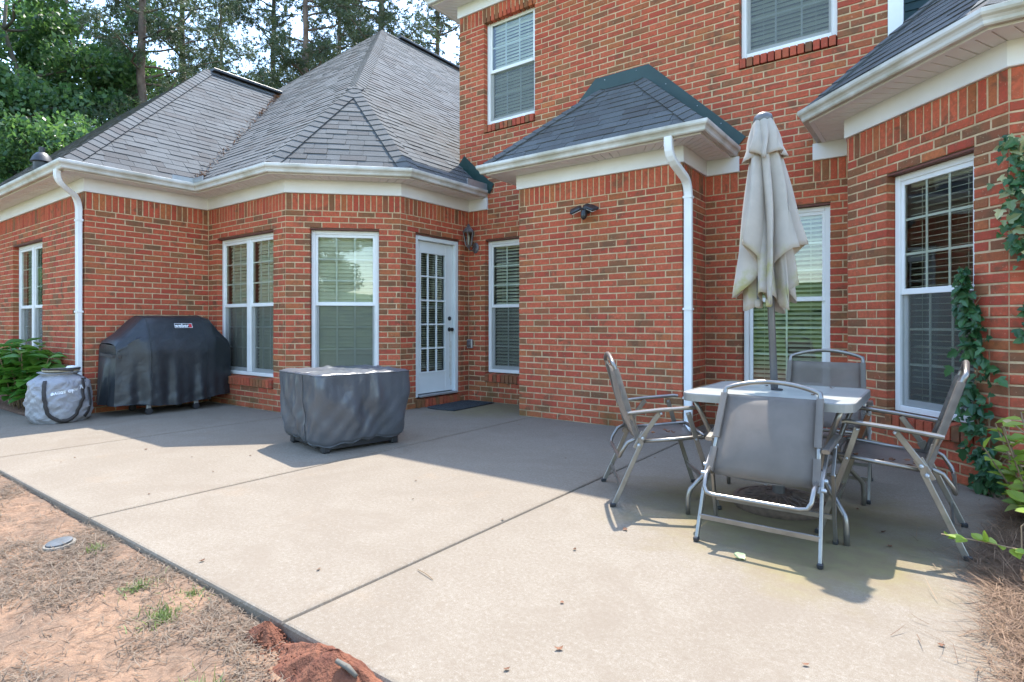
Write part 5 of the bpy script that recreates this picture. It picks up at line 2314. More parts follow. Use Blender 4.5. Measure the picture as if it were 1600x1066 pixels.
# ------------------------------------------------------------------ doormat
mtx = Matrix.Rotation(pi / 2 + 0.02, 4, 'Z')
root = empty('doormat', (-5.02, 5.70, 0.0), 0.06)
tag(root, 'dark half-round rubber doormat below the glazed door', 'doormat')
mb = MB()
pl = [(-0.28, -0.42), (0.20, -0.44), (0.22, 0.40), (-0.26, 0.44)]
poly = [(-0.27, -0.36), (-0.20, -0.42), (-0.05, -0.45), (0.12, -0.44), (0.22, -0.42), (0.22, 0.42), (-0.05, 0.45), (-0.20, 0.42), (-0.27, 0.36)]
mb.prism(poly, (1, 0, 0), (0, 1, 0), (0, 0, 0.004), 0.010)
mat_o = mb.build('mat_body', M['mat'], root)
rb = MB()
for i in range(15):
    y = -0.40 + i * 0.057
    lo = -0.24 if abs(y) < 0.36 else -0.16
    rb.rect([V((lo, y, 0.016)), V((0.20, y, 0.016))], 0.022, 0.006)
for x in (-0.15, 0.0, 0.15):
    rb.rect([V((x, -0.40, 0.0165)), V((x, 0.40, 0.0165))], 0.012, 0.006)
rb.build('ribs', M['mat'], mat_o)

# ------------------------------------------------------------------ drain cap, soil mound, twig
root = empty('drain_cap', (-3.50, 0.985, gz(-3.5, 0.985) + 0.008))
tag(root, 'small round grey cleanout cap set in the dirt beside the patio edge', 'drain cap')
mb = MB()
mb.lathe([(0.066, -0.03), (0.068, 0.0), (0.066, 0.003), (0.056, 0.004), (0.05, 0.0)], (0, 0, 0), 28, Matrix.Rotation(0.08, 3, 'X'))
mb.build('ring', M['pvc'], root, smooth=True, angle=40)
mb = MB()
mb.lathe([(0.054, 0.0), (0.054, 0.008), (0.05, 0.010), (0.01, 0.010)], (0, 0, 0.004), 28, Matrix.Rotation(0.12, 3, 'X'))
mb.build('lid', M['capgrey'], root, smooth=True, angle=40)


def mound(loc, rx, ry, h, label, seed):
    rr = random.Random(seed)
    phs = [rr.uniform(0, 6.28) for _ in range(6)]
    rows = []
    for i in range(22):
        t = i / 21
        r_ = []
        for k in range(72):
            th = 2 * pi * k / 72
            e = 1 + 0.10 * sin(3 * th + phs[0]) + 0.06 * sin(7 * th + phs[1]) + 0.04 * sin(13 * th + phs[2])
            x, y = rx * t * e * cos(th), ry * t * e * sin(th)
            z = h * (cos(pi * t) * 0.5 + 0.5) ** 0.8
            z += (0.005 * sin(x * 60 + phs[3]) * cos(y * 55) + 0.003 * sin(x * 130 + y * 90)) * (1 - t) + rr.uniform(-0.002, 0.002)
            r_.append((x, y, z - 0.012 * t))
        rows.append(r_)
    mb = MB()
    mb.grid(rows, True)
    for _ in range(420):
        a, q = rr.uniform(0, 6.28), rr.uniform(0.05, 1.25)
        s = rr.uniform(0.002, 0.008)
        mb.bbox((rx * q * cos(a), ry * q * sin(a), h * max(0, 1 - q) ** 1.2 + s * 0.3), (s * 1.3, s, s), s * 0.3, Euler((rr.random() * 3, rr.random() * 3, rr.random() * 3)).to_matrix())
    o = mb.build('soil_mound', M['redsoil'], None, smooth=True, angle=50, loc=loc)
    tag(o, label, 'soil mound')


mound((-1.52, 1.13, -0.05), 0.36, 0.12, 0.10, 'fresh red soil heap spilling over the patio corner in the foreground', 2)
mound((-1.92, 1.14, -0.05), 0.12, 0.07, 0.062, 'small red soil crumb pile left of the larger soil heap', 7)
mb = MB()
mb.tube([V((-1.47, 1.10, 0.050)), V((-1.43, 1.11, 0.040)), V((-1.395, 1.115, 0.022))], 0.009, 7, scales=[0.8, 1, 0.7])
tw = mb.build('stick_stub', M['bark2'], None, smooth=True)  # short brownish stick, root-like, on the soil heap
tag(tw, 'pale stub of stick lying on the red soil heap', 'stick')


# ------------------------------------------------------------------ scattered needles, grass, leaves
def blades(name, n, place, lmin, lmax, w, mat, flat=0.25, bendk=0.3, segs=2, dark=1.0, seed=1, kind='stuff'):
    rr = np.random.default_rng(seed)
    P = place(rr, n)
    n = len(P)
    az = rr.uniform(0, 2 * pi, n)
    el = np.abs(rr.normal(0, flat, n))
    L = rr.uniform(lmin, lmax, n)
    d = np.stack([np.cos(az) * np.cos(el), np.sin(az) * np.cos(el), np.sin(el)], 1)
    side = np.stack([-np.sin(az), np.cos(az), np.zeros(n)], 1)
    bnd = side * (rr.normal(0, bendk, n) * L)[:, None]
    upb = np.zeros((n, 3))
    mid = P + d * (L * 0.5)[:, None] + bnd * 0.5
    end = P + d * L[:, None] + bnd * 0.2
    end[:, 2] -= L * 0.15 * (el > 0.3)
    W = (w * rr.uniform(0.6, 1.3, n))[:, None]
    s2 = side * W
    up = np.array([[0, 0, 1.0]]) * W * 0.6
    tris = np.stack([P - s2, P + s2, mid + s2 * 0.8 + up, P - s2, mid + s2 * 0.8 + up, mid - s2 * 0.8 + up, mid - s2 * 0.8 + up, mid + s2 * 0.8 + up, end], 1).reshape(-1, 3)
    t = rr.uniform(0, 1, n) ** dark
    tint = np.repeat(np.stack([t, t, t], 1), 3, axis=0)
    return fast_mesh(name, tris, 3, mat, None, tint, kind)


def place_yard(rr, n):
    x = rr.uniform(-8.5, -0.8, n * 3)
    y = rr.uniform(0.0, 1.22, n * 3)
    dens = 0.5 + 0.5 * np.sin(x * 3.1 + np.sin(y * 5.0) * 1.3) * np.cos(y * 4.3 + x * 1.2)
    dens = np.clip((dens + 0.35 * np.sin(x * 9.0 + y * 7.0) * np.cos(y * 11.0) - 0.30) * 2.4, 0.10, 1)
    k = rr.uniform(0, 1, n * 3) < dens
    x, y = x[k][:n], y[k][:n]
    return np.stack([x, y, np.array([gz(a, b) for a, b in zip(x, y)]) + rr.uniform(-0.002, 0.012, len(x))], 1)


o = blades('dry_grass_litter', 42000, place_yard, 0.02, 0.09, 0.0015, M['straw'], 0.2, 0.25, seed=3, dark=0.7)
tag(o, 'dry straw and dead grass scattered over the red clay', None, kind='stuff')


def place_bed(rr, n):
    y = rr.uniform(0.9, 4.6, n)
    edge = np.interp(y, [0.9, 1.6, 2.1, 2.6, 3.0, 3.4, 3.9, 4.6], [0.05, 0.13, 0.17, 0.16, 0.16, 0.13, 0.28, 0.34])
    sp = np.abs(rr.normal(0, 0.16, n)) + rr.uniform(0, 0.9, n) ** 2 - 0.05 - (rr.uniform(0, 1, n) < 0.022) * rr.uniform(0, 0.3, n)
    x = edge + sp
    inside = np.clip((x - edge) / 0.5, 0, 1)
    z = 0.002 + inside * 0.06 * rr.uniform(0.3, 1, n) + rr.uniform(0, 0.015, n)
    return np.stack([x, y, z], 1)


o = blades('pine_straw', 24000, place_bed, 0.07, 0.18, 0.0014, M['needle'], 0.22, 0.22, seed=9)
tag(o, 'brown pine straw mulch along the right edge of the patio', None, kind='stuff')
bedm = MB()
rows = []
for y in np.linspace(0.8, 4.64, 40):
    e = float(np.interp(y, [0.9, 1.6, 2.1, 2.6, 3.0, 3.4, 3.9, 4.6], [0.10, 0.2, 0.25, 0.26, 0.26, 0.24, 0.36, 0.42])) + 0.03 * sin(y * 9)
    rows.append([(e + dx, y, (-0.02 if dx == 0 else 0.05 + 0.02 * nz(dx * 3, y * 3)) if dx < 2.9 else -0.1) for dx in (0, 0.12, 0.3, 0.6, 1.0, 1.6, 2.3, 3.0)])
bedm.grid(rows)
bo = bedm.build('mulch_bed', pm('mulch', (0.10, 0.05, 0.028), (0.19, 0.10, 0.055), 30, 0.95, bump=1.0, bscale=60, bdist=0.02), smooth=True)
tag(bo, 'planting bed of pine straw mulch right of the patio', None, kind='structure')
bedm = MB()
rows = []
for y in np.linspace(2.05, 2.52, 8):
    rows.append([(x, y, 0.02 + 0.012 * nz(x * 5, y * 5) - (0.05 if y < 2.1 else 0)) for x in np.linspace(-14, -8.42, 60)])
bedm.grid(rows)
bo = bedm.build('hydrangea_bed', pm('bark_mulch', (0.12, 0.062, 0.04), (0.24, 0.13, 0.085), 34, 0.95, bump=1.0, bscale=60, bdist=0.02), smooth=True)
tag(bo, 'narrow mulched bed under the far left window', None, kind='structure')


def place_lbed(rr, n):
    x = rr.uniform(-11.5, -8.4, n)
    y = rr.uniform(2.06, 2.5, n)
    return np.stack([x, y, 0.03 + rr.uniform(0, 0.02, n)], 1)


o = blades('bed_pine_straw', 1500, place_lbed, 0.05, 0.12, 0.0016, M['needle'], 0.25, 0.2, seed=12)
tag(o, 'pine straw in the bed under the hydrangea', None, kind='stuff')


def tuft(loc, n, r, h, label, seed, mat='grass'):
    def pl(rr, k):
        a = rr.uniform(0, 2 * pi, k)
        q = np.abs(rr.normal(0, r * 0.5, k))
        return np.stack([q * np.cos(a), q * np.sin(a), np.full(k, -0.005)], 1)
    o = blades('grass_tuft', n, pl, h * 0.4, h, 0.0022, M[mat], 0.8, 0.2, seed=seed, kind=None)
    o.location = (loc[0], loc[1], gz(loc[0], loc[1]))
    tag(o, label, 'grass', 'grass tufts in the clay')


tuft((-2.35, 0.98, -0.08), 260, 0.10, 0.07, 'grass tuft with green blades beside the slab, nearest the soil pile', 21)
tuft((-1.78, 0.83, -0.08), 320, 0.10, 0.08, 'brightest green grass tuft at the bottom edge, left of the soil heap', 22)
tuft((-3.30, 1.07, -0.08), 150, 0.05, 0.06, 'pale grass tuft next to the round drain cap', 23)
tuft((-2.66, 1.02, -0.08), 160, 0.09, 0.05, 'short green grass patch mid way along the slab edge', 24)
tuft((-2.45, 1.13, -0.08), 160, 0.10, 0.04, 'low greyish grass patch touching the slab edge', 25)


# dead leaves on the patio
def dead_leaf(loc, size, seed, mat, name='dead_leaf'):
    rr = random.Random(seed)
    mb = MB()
    n = 7
    L, W = size, size * rr.uniform(0.25, 0.5)
    rows = []
    cz = rr.uniform(0.3, 0.9)
    for i in range(n):
        t = i / (n - 1)
        w = W * sin(pi * min(0.97, t + 0.04)) ** 0.8
        z = size * cz * (t - 0.5) ** 2 * 1.6
        rows.append([((t - 0.5) * L, -w, z + w * 0.7 * rr.random()), ((t - 0.5) * L, 0, z), ((t - 0.5) * L, w, z + w * 0.7 * rr.random())])
    tn = (rr.random(),) * 3
    mb.grid(rows, tint=tn)
    o = mb.build(name, mat, smooth=True)
    o.location = loc
    o.rotation_euler = (rr.uniform(-0.2, 0.2), 0, rr.uniform(0, 6.28))
    return o


def gpt(u, v):
    c, s = cos(TH), sin(TH)
    zc = HC * FPX / (v - 506.09)
    xr = (u - 800) / FPX * zc
    return (c * xr - s * zc, s * xr + c * zc)


for i, (u, v, k) in enumerate([(650, 752, 1), (680, 753, 1.2), (645, 781, .8), (785, 813, .8), (861, 833, 1.0), (977, 829, 1.3), (898, 860, .9), (752, 905, .8), (873, 1016, 1.4), (792, 1048, 1.0), (996, 974, .9), (878, 943, .8),
                               (117, 716, .8), (145, 727, 1.3), (95, 723, .7), (228, 703, 1.2), (256, 732, .8), (300, 715, .8), (333, 738, .8), (303, 745, .7), (233, 773, .8), (316, 878, 1.3), (407, 824, .9), (498, 891, 1.2), (391, 713, .8),
                               (162, 821, 1.4), (1470, 1010, 1.0), (1259, 1041, 1.1), (905, 737, .8), (1023, 716, .9), (884, 717, .9), (875, 677, 1.2), (811, 664, .8), (1380, 833, 1.4), (1463, 838, 1.4), (1340, 797, 1.0), (1390, 855, 1.1), (1300, 785, .9)]):
    x, y = gpt(u, v)
    if i % 3 == 1:
        continue
    o = dead_leaf((x, y, 0.004), 0.021 * k, 100 + i, M['dead'])
    tag(o, 'small curled dead leaf lying on the concrete patio', 'leaf', 'dead leaves on the patio')
x, y = gpt(1156, 873)
o = dead_leaf((x, y, 0.004), 0.06, 77, mat_leaf('pale_leaf', (0.30, 0.36, 0.16), (0.44, 0.47, 0.27), 0.2, 0.6), 'fallen_leaf')
tag(o, 'pale green fallen leaf on the concrete in front of the nearest chair', 'leaf')
for i, (x, y, z) in enumerate([(-1.42, 3.38, 0.40), (-1.35, 3.44, 0.402), (-1.39, 3.50, 0.40), (-1.30, 3.40, 0.41)]):
    o = dead_leaf((x, y, z), 0.035, 300 + i, M['dead'])
    tag(o, 'brown dead leaf on the seat of the left chair', 'leaf', 'leaves on the left chair seat')
for i, (x, y, z) in enumerate([(-0.10, 3.50, 0.372), (-0.14, 3.56, 0.374), (-0.20, 3.53, 0.372), (-0.24, 3.42, 0.385), (-0.36, 3.50, 0.385), (-0.12, 3.42, 0.378)]):
    o = dead_leaf((x, y, z), 0.035, 320 + i, M['dead'])
    tag(o, 'brown dead leaf on the seat of the right chair', 'leaf', 'leaves on the right chair seat')
for i, (x, y) in enumerate([(-0.86, 3.79), (-0.55, 3.46), (-0.52, 3.90)]):
    o = dead_leaf((x, y, 0.686), 0.03, 340 + i, M['dead'])
    tag(o, 'small brown leaf lying on the table top', 'leaf', 'leaves on the table top')
mb = MB()
a, b = gpt(653, 892), gpt(676, 907)
mb.tube([V((a[0], a[1], 0.006)), V(((a[0] + b[0]) / 2 + 0.004, (a[1] + b[1]) / 2, 0.010)), V((b[0], b[1], 0.005))], 0.0022, 5)
tw = mb.build('twig', M['stem'])
tag(tw, 'thin brown twig on the concrete beside the long joint', 'twig')


# ------------------------------------------------------------------ leafy plants
def leaf_shape(kind):
    """outline in (along, across) plus fold"""
    if kind == 'oval':
        return [(0, 0), (0.18, 0.22), (0.45, 0.34), (0.75, 0.22), (1, 0), (0.75, -0.22), (0.45, -0.34), (0.18, -0.22)]
    if kind == 'ivy':
        return [(0, 0), (0.02, 0.25), (0.30, 0.48), (0.36, 0.24), (0.62, 0.28), (1, 0), (0.62, -0.28), (0.36, -0.24), (0.30, -0.48), (0.02, -0.25)]
    return [(0, 0), (0.3, 0.13), (0.6, 0.12), (1, 0), (0.6, -0.12), (0.3, -0.13)]


def leaves_mesh(name, items, kind, mat, parent):
    """items: (base point, direction, normal, size, tint)"""
    mb = MB()
    sh = leaf_shape(kind)
    for b, d, n, s, t in items:
        b, d, n = V(b), V(d).normalized(), V(n)
        sd = d.cross(n)
        sd = sd.normalized() if sd.length > 1e-4 else V((1, 0, 0))
        n = sd.cross(d).normalized()
        ps = [b + d * (a * s) + sd * (c * s) + n * (abs(c) * s * 0.35 - 0.12 * s * a * a) for a, c in sh]
        m = len(ps)
        h = m // 2
        mb.add(ps, [tuple(range(0, h + 1)), tuple([0] + list(range(h, m)))], (t, t, t))
    return mb.build(name, mat, parent)


# hydrangea under the far window
root = empty('hydrangea_bush', (-9.35, 2.26, 0.02))
tag(root, 'lush green hydrangea bush with big leaves at the far left', 'bush')
rr = random.Random(31)
its = []
stems = MB()
for k in range(80):
    a = rr.uniform(0, 2 * pi)
    q = rr.random() ** 0.5
    top = V((q * 0.95 * cos(a), q * 0.28 * sin(a), rr.uniform(0.35, 0.92) * (1 - 0.25 * q)))
    base = V((top.x * 0.45, top.y * 0.4, 0))
    stems.tube([base, base.lerp(top, 0.6) + V((0, 0, 0.05)), top], 0.006, 5)
    for j in range(10):
        t = 1 - 0.10 * (j // 2)
        p = base.lerp(top, t)
        az = rr.uniform(0, 2 * pi) if j % 2 == 0 else az + pi
        if j % 2 == 0:
            pass
        d = V((cos(az), sin(az), rr.uniform(-0.35, 0.35)))
        its.append((p, d, V((0, 0, 1)) + V((rr.uniform(-.3, .3), rr.uniform(-.3, .3), 0)), rr.uniform(0.14, 0.24), rr.random() ** 1.2))
stems.build('stem', M['stem'], root)
leaves_mesh('foliage', its, 'oval', M['hyd'], root)


# ivy on the right wall
def ivy(name, path, n, spread, wallf, size, label, mat, seed, mat2=None, f2=0.0):
    rr = random.Random(seed)
    root = empty(name, path[0])
    o0 = V(path[0])
    tag(root, label, 'ivy')
    P = [V(p) for p in path]
    its, its2 = [], []
    vn = MB()
    vn.tube([p - o0 for p in P], 0.005, 5)
    for _ in range(14):
        t = rr.random() * (len(P) - 1)
        i = min(int(t), len(P) - 2)
        p = P[i].lerp(P[i + 1], t - i) - o0
        sp = spread[i] * 1.6
        e = p + V(wallf[0]) * rr.gauss(0, sp) + V((0, 0, rr.uniform(0.02, 0.16)))
        vn.tube([p, p.lerp(e, 0.5) + V(wallf[1]) * 0.02, e + V(wallf[1]) * 0.015], 0.0022, 5)
    vn.build('stem', M['stem'], root)
    for _ in range(n):
        t = rr.random() * (len(P) - 1)
        i = min(int(t), len(P) - 2)
        p = P[i].lerp(P[i + 1], t - i)
        sp = spread[i] + (spread[i + 1] - spread[i]) * (t - i)
        tv, nv = wallf
        p = p + V(tv) * rr.gauss(0, sp) + V((0, 0, rr.gauss(0, sp * 0.7))) + V(nv) * rr.uniform(0.01, 0.06)
        d = V(tv) * rr.gauss(0, 0.8) + V((0, 0, -0.6 + rr.gauss(0, 0.5))) + V(nv) * rr.uniform(0, 0.6)
        it = (p - o0, d, V(nv) + V((rr.uniform(-.5, .5), rr.uniform(-.5, .5), rr.uniform(0, .8))), size * rr.uniform(0.45, 1.4), rr.random() ** 1.3)
        if mat2 and rr.random() < f2:
            its2.append(it)
        else:
            its.append(it)
    leaves_mesh('foliage', its, 'ivy', M[mat], root)
    if its2:
        leaves_mesh('pale_foliage', its2, 'ivy', M[mat2], root)
    return root


tR, nR = V((W_R.t.x, W_R.t.y, 0)), V((W_R.n.x, W_R.n.y, 0))
w_ = lambda s, z: W_R.P(s, 0.02, z)
ivy('ivy_vine', [w_(1.33, 0.03), w_(1.30, 0.16), w_(1.21, 0.34), w_(1.16, 0.55), w_(1.19, 0.85), w_(1.18, 1.05), w_(1.12, 1.22), w_(1.12, 1.42)], 330, [0.035, 0.05, 0.055, 0.075, 0.06, 0.04, 0.025, 0.01], (tR, nR), 0.062,
    'dark green ivy vine climbing the brick beside the right window', 'ivy', 41)
x2 = lambda x, z: V((x, RR.y - 0.03, z))
ivy('ivy_spray', [x2(0.52, 1.45), x2(0.44, 1.55), x2(0.39, 1.72), x2(0.40, 1.9), x2(0.37, 2.05), x2(0.34, 2.18)], 210, [0.06, 0.07, 0.06, 0.055, 0.05, 0.03], (V((1, 0, 0)), V((0, -1, 0))), 0.062,
    'variegated cream and green ivy hanging at the upper right edge', 'ivy', 43, 'ivyv', 0.35)
ivy('ivy_tuft', [x2(0.42, 0.98), x2(0.43, 1.10), x2(0.42, 1.2)], 36, [0.03, 0.035, 0.02], (V((1, 0, 0)), V((0, -1, 0))), 0.055,
    'small ivy clump on the brick at the right picture edge, above the shrub', 'ivy', 44)

# shrub at the right edge
root = empty('right_shrub', (0.47, 4.10, 0.03))
tag(root, 'bright lime green shrub at the right edge by the brick corner', 'shrub')
rr = random.Random(51)
its = []
st = MB()
for k in range(34):
    a = rr.uniform(0, 2 * pi)
    q = rr.random() ** 0.6 * 0.32
    top = V((q * cos(a), q * sin(a), rr.uniform(0.12, 0.55)))
    st.tube([V((top.x * 0.3, top.y * 0.3, 0)), top], 0.004, 5)
    for j in range(9):
        p = V((top.x * 0.3, top.y * 0.3, 0)).lerp(top, 1 - j * 0.08)
        d = V((rr.gauss(0, 1), rr.gauss(0, 1), rr.uniform(-0.2, 0.8)))
        its.append((p, d, V((rr.gauss(0, .4), rr.gauss(0, .4), 1)), rr.uniform(0.05, 0.10), rr.random()))
st.build('stem', M['stem'], root)
leaves_mesh('foliage', its, 'oval', M['lime'], root)
# dry stems that rise from it
root = empty('dry_sprig', (0.42, 3.95, 0.03))
tag(root, 'thin tan bare sprig rising above the lime shrub', 'sprig')
st = MB()
st.tube([V((0.10, 0.05, 0.05)), V((0.03, 0.04, 0.36)), V((-0.06, 0.03, 0.46)), V((-0.12, 0.02, 0.52))], 0.004, 5)
st.tube([V((0.03, 0.04, 0.36)), V((0.05, 0.03, 0.50)), V((0.03, 0.03, 0.56))], 0.003, 5)
st.build('stem', M['stem'], root)
its = [(V((-0.12, 0.02, 0.52)), V((-1, 0, 0.4)), V((0, -1, 1)), 0.045, 0.9), (V((0.03, 0.03, 0.56)), V((-0.4, 0, 1)), V((0, -1, .4)), 0.05, 0.9), (V((0.04, 0.03, 0.5)), V((1, 0, 0.6)), V((0, -1, .4)), 0.05, 0.8)]
tl_ = mat_leaf('tan_leaf', (0.42, 0.30, 0.15), (0.55, 0.42, 0.22), 0.3, 0.6)
for it in its:
    leaves_mesh('leaf', [it], 'oval', tl_, root)
# creeping weed reaching over the patio
root = empty('creeping_weed', (0.36, 3.05, 0.03))
tag(root, 'creeping weed with lime leaves reaching over the patio from the straw', 'weed')
st = MB()
pw_ = [V((0.16, -0.10, 0.02)), V((0.02, -0.02, 0.10)), V((-0.10, 0.04, 0.13)), V((-0.22, 0.10, 0.12)), V((-0.36, 0.14, 0.11))]
st.tube(pw_, 0.003, 5)
st.tube([V((-0.10, 0.04, 0.13)), V((-0.10, 0.06, 0.22)), V((-0.06, 0.08, 0.27))], 0.0025, 5)
st.build('stem', M['stem'], root)
its = []
rr = random.Random(61)
for t in (0.9, 1.3, 1.8, 2.2, 2.6, 3.0, 3.4, 3.9):
    i = min(int(t), 3)
    p = pw_[i].lerp(pw_[i + 1], t - i)
    for j in range(2):
        its.append((p, V((rr.gauss(-0.3, .8), rr.gauss(0, .8), rr.uniform(-.2, .7))), V((rr.gauss(0, .3), -0.3, 1)), rr.uniform(0.05, 0.085), rr.random()))
for j in range(5):
    its.append((V((-0.06, 0.08, 0.27)), V((rr.gauss(0, 1), rr.gauss(0, 1), 0.3)), V((0, -.3, 1)), 0.06, rr.random()))
for it in its:
    leaves_mesh('leaf', [it], 'oval', M['lime'], root)


# ------------------------------------------------------------------ trees
def crown_cards(centers, radii, n, size, rr, squash=0.8, shape='leaf', droop=0.0):
    """leaf-sized quads spread through clumps; returns verts and tints"""
    k = rr.integers(0, len(centers), n)
    c = centers[k]
    r = radii[k]
    d = rr.normal(0, 1, (n, 3))
    d /= np.linalg.norm(d, axis=1)[:, None]
    q = rr.uniform(0, 1, n) ** 0.45
    P = c + d * (r * q)[:, None] * np.array([1, 1, squash])
    a = rr.normal(0, 1, (n, 3))
    a[:, 2] -= droop
    a /= np.linalg.norm(a, axis=1)[:, None]
    b = np.cross(a, rr.normal(0, 1, (n, 3)))
    b /= np.linalg.norm(b, axis=1)[:, None] + 1e-9
    s = size * rr.uniform(0.6, 1.3, n)[:, None]
    v = np.stack([P - a * s, P + b * s * 0.55, P + a * s, P - b * s * 0.55], 1).reshape(-1, 3)
    t = rr.uniform(0, 1, n)
    return v, np.stack([t, t, t], 1)


def limb(mb, a, b, r0, r1, rr, n=6, wig=0.12):
    a, b = V(a), V(b)
    L = (b - a).length
    pts, sc = [], []
    for i in range(n + 1):
        t = i / n
        p = a.lerp(b, t) + V((rr.gauss(0, wig), rr.gauss(0, wig), rr.gauss(0, wig * 0.4))) * (0.15 * L * sin(pi * t))
        pts.append(p)
        sc.append(lerp(r0, r1, t) / r0)
    mb.tube(pts, r0, 7, scales=sc)
    return pts


def broadleaf(H, R_, seed, nleaf, size=0.15, low=0.15):
    rr = random.Random(seed)
    nr = np.random.default_rng(seed)
    root = empty('broadleaf_tree')
    mb = MB()
    tr = limb(mb, (0, 0, -0.3), (rr.uniform(-.5, .5), rr.uniform(-.5, .5), H * 0.8), 0.20, 0.05, rr, 9, 0.15)
    cs, rs = [], []
    for k in range(44):
        t = rr.uniform(low, 1.0)
        p = tr[min(9, int(t * 9))]
        an = rr.uniform(0, 2 * pi)
        L = R_ * rr.uniform(0.45, 1.0) * (1.05 - 0.45 * t)
        e = p + V((cos(an) * L, sin(an) * L, L * rr.uniform(0.1, 0.7)))
        limb(mb, p, e, 0.055, 0.012, rr, 5, 0.2)
        for q in (0.55, 0.8, 1.0):
            c = p.lerp(e, q) + V((rr.gauss(0, .3), rr.gauss(0, .3), rr.gauss(0, .3)))
            cs.append(c)
            rs.append(rr.uniform(0.5, 1.25))
    mb.build('trunk', M['bark2'], root, smooth=True)
    v, t = crown_cards(np.array([list(c) for c in cs]), np.array(rs), nleaf, size, nr, 0.75, droop=0.4)
    fast_mesh('crown', v, 4, M['leafA'], root, t)
    return root


def pine(H, seed, ntuft, low=0.42, spread=3.2):
    rr = random.Random(seed)
    nr = np.random.default_rng(seed)
    root = empty('pine_tree')
    mb = MB()
    tr = limb(mb, (0, 0, -0.3), (rr.uniform(-.4, .4), rr.uniform(-.4, .4), H), 0.26, 0.05, rr, 12, 0.012)
    tips = []
    for k in range(52):
        t = low + (1 - low) * (k + rr.random()) / 52
        f = t * 12
        i = min(11, int(f))
        p = tr[i].lerp(tr[i + 1], f - i)
        an = rr.uniform(0, 2 * pi)
        L = spread * (1.15 - 0.85 * (t - low) / (1 - low)) * rr.uniform(0.5, 1.1)
        e = p + V((cos(an) * L, sin(an) * L, L * rr.uniform(0.0, 0.45)))
        pts = limb(mb, p, e, 0.05, 0.012, rr, 5, 0.25)
        for j in range(4):
            s = pts[rr.randint(2, 5)]
            q = s + V((rr.gauss(0, .5), rr.gauss(0, .5), rr.gauss(0.1, .3)))
            limb(mb, s, q, 0.015, 0.006, rr, 3, 0.2)
            tips += [q, s.lerp(q, 0.6), s.lerp(q, 0.8)]
        tips += [e, e.lerp(p, 0.15), e.lerp(p, 0.3)]
    mb.build('trunk', M['bark'], root, smooth=True)
    T_ = np.array([list(x) for x in tips])
    idx = nr.integers(0, len(T_), ntuft)
    C = T_[idx] + nr.normal(0, 0.22, (ntuft, 3))
    nb = 14
    C = np.repeat(C, nb, axis=0)
    d = nr.normal(0, 1, (len(C), 3))
    d[:, 2] += 0.25
    d /= np.linalg.norm(d, axis=1)[:, None]
    L = nr.uniform(0.14, 0.26, len(C))[:, None]
    s = np.cross(d, nr.normal(0, 1, (len(C), 3)))
    s /= np.linalg.norm(s, axis=1)[:, None] + 1e-9
    s *= 0.014
    v = np.stack([C - s, C + s, C + d * L], 1).reshape(-1, 3)
    t = np.repeat(nr.uniform(0, 1, ntuft), nb) * 0.7 + nr.uniform(0, 0.3, len(C))
    fast_mesh('crown', v, 3, M['leafP'], root, np.stack([t, t, t], 1))
    return root


def at(u, d, z=0.0):
    c, s = cos(TH), sin(TH)
    xr = (u - 800) / FPX * d
    return (c * xr - s * d, s * xr + c * d, z)


bA_ = broadleaf(16.5, 5.4, 71, 60000, 0.115, 0.10)
bB_ = broadleaf(12.0, 4.6, 72, 46000, 0.105, 0.08)
pA_ = pine(22.0, 81, 4600, 0.30)
pB_ = pine(20.0, 82, 4600, 0.26, 4.0)
used = set()


def plant(proto, loc, rz, sc, label, cat, group):
    if proto.name in used:
        r = dup(proto)
    else:
        used.add(proto.name)
        r = proto
    r.location = loc
    r.rotation_euler = (0, 0, rz)
    r.scale = (sc, sc, sc)
    tag(r, label, cat, group)
    return r


GB, GP = 'broadleaf trees beyond the left roof', 'pines rising behind the roofs'
plant(bA_, at(10, 21), 0.3, 1.0, 'leafy broadleaf tree at the far left picture edge', 'tree', GB)
plant(bA_, at(120, 26), 2.2, 1.05, 'broadleaf tree between the left edge and the first pine trunk', 'tree', GB)
plant(bB_, at(60, 17.5), 1.0, 0.72, 'low bright green tree just above the left gutter', 'tree', GB)
plant(bB_, at(175, 23), 4.0, 0.86, 'rounded broadleaf tree left of the thick pine trunk', 'tree', GB)
plant(bB_, at(-90, 19), 2.0, 1.0, 'broadleaf tree cut by the left picture edge', 'tree', GB)
plant(bA_, at(285, 33), 5.0, 1.1, 'hazy broadleaf tree behind the left roof ridge', 'tree', GB)
plant(bB_, at(400, 36), 0.6, 1.2, 'broadleaf tree seen low between the two roofs', 'tree', GB)
plant(pA_, at(222, 23), 0.0, 1.0, 'pine with the thickest dark trunk, above the left roof', 'tree', GP)
plant(pB_, at(292, 29), 1.3, 1.1, 'pine just right of the thickest trunk, behind the ridge end', 'tree', GP)
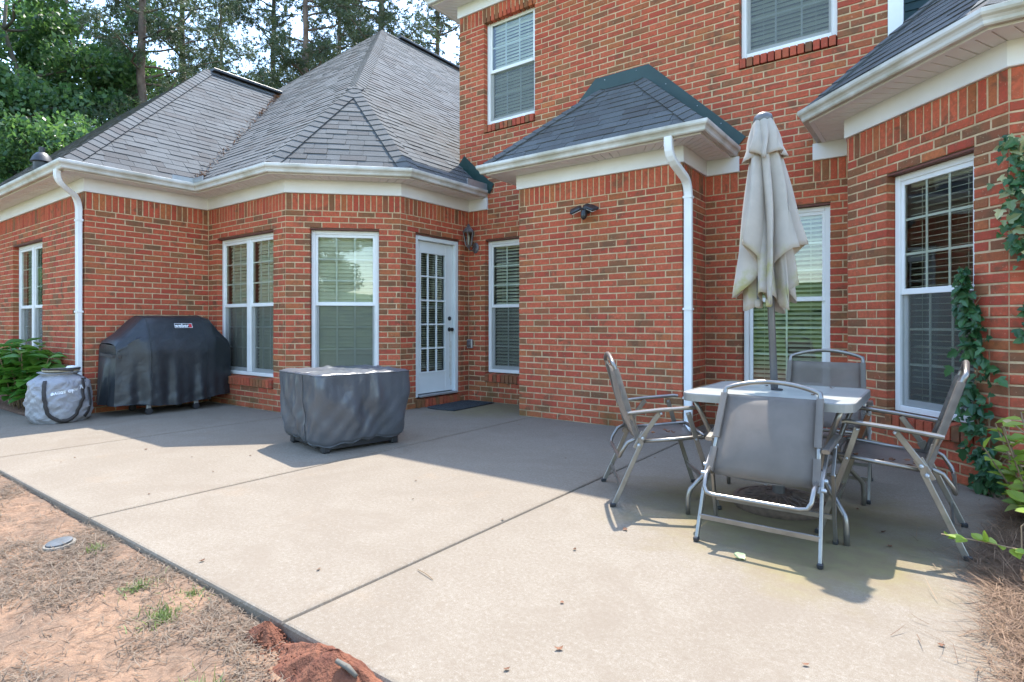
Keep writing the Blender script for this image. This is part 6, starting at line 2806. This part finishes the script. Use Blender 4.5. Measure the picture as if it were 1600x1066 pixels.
plant(pA_, at(427, 31), 2.6, 1.05, 'slim pine standing between the two roof ridges', 'tree', GP)
plant(pB_, at(470, 25), 3.9, 1.0, 'pine with spreading boughs left of the tall roof apex', 'tree', GP)
plant(pA_, at(596, 27), 5.1, 1.08, 'pine trunk rising straight above the tall roof apex', 'tree', GP)
plant(pB_, at(690, 33), 0.7, 1.15, 'pine boughs between the tall roof and the upper soffit', 'tree', GP)
plant(pB_, at(350, 40), 2.0, 1.2, 'distant pine behind the left ridge', 'tree', GP)
plant(pA_, at(530, 38), 4.2, 1.25, 'distant pine between the spreading pine and the roof apex', 'tree', GP)
plant(pB_, at(100, 36), 3.2, 1.3, 'tall pine behind the leafy trees at the left', 'tree', GP)

# ------------------------------------------------------------------ the yard behind the viewer, which the window panes mirror
hm = MB()
rows = []
for i in range(24):
    t = i / 23
    y = -7 - 26 * t
    row = []
    for x in np.linspace(-45, 45, 50):
        row.append((x, y, -0.25 + 4.0 * (t ** 1.1) + 0.25 * nz(x * 0.3, y * 0.3)))
    rows.append(row)
hm.grid(rows)
hs = hm.build('hillside', M['lawn'], smooth=True)
tag(hs, 'grassy green slope mirrored in the window panes', None, kind='structure')


def place_hill(rr, n):
    x = rr.uniform(-30, 30, n)
    t = rr.uniform(0, 0.55, n)
    return np.stack([x, -7 - 26 * t, -0.25 + 4.0 * t ** 1.1], 1)


nr = np.random.default_rng(91)
cen = place_hill(nr, 500)
v, t = crown_cards(cen, np.full(500, 0.65), 16000, 0.13, nr, 0.6)
o = fast_mesh('hillside_ground_cover', v, 4, M['leafA'], None, t, 'stuff')
tag(o, 'leafy ground cover on the slope mirrored in the window panes', None, kind='stuff')
GR = 'trees across the yard mirrored in the panes'
for i, (x, y, s) in enumerate([(-16, -30, 1.0), (3, -31, 1.0), (17, -27, 1.0), (-24, -1.5, 0.9), (-30, -6, 1.1)]):
    plant(bA_ if i % 2 else bB_, (x, y, 2.5 if y < -15 else 0), i * 1.1, s, 'broadleaf tree across the yard, mirrored in the window panes', 'tree', GR)
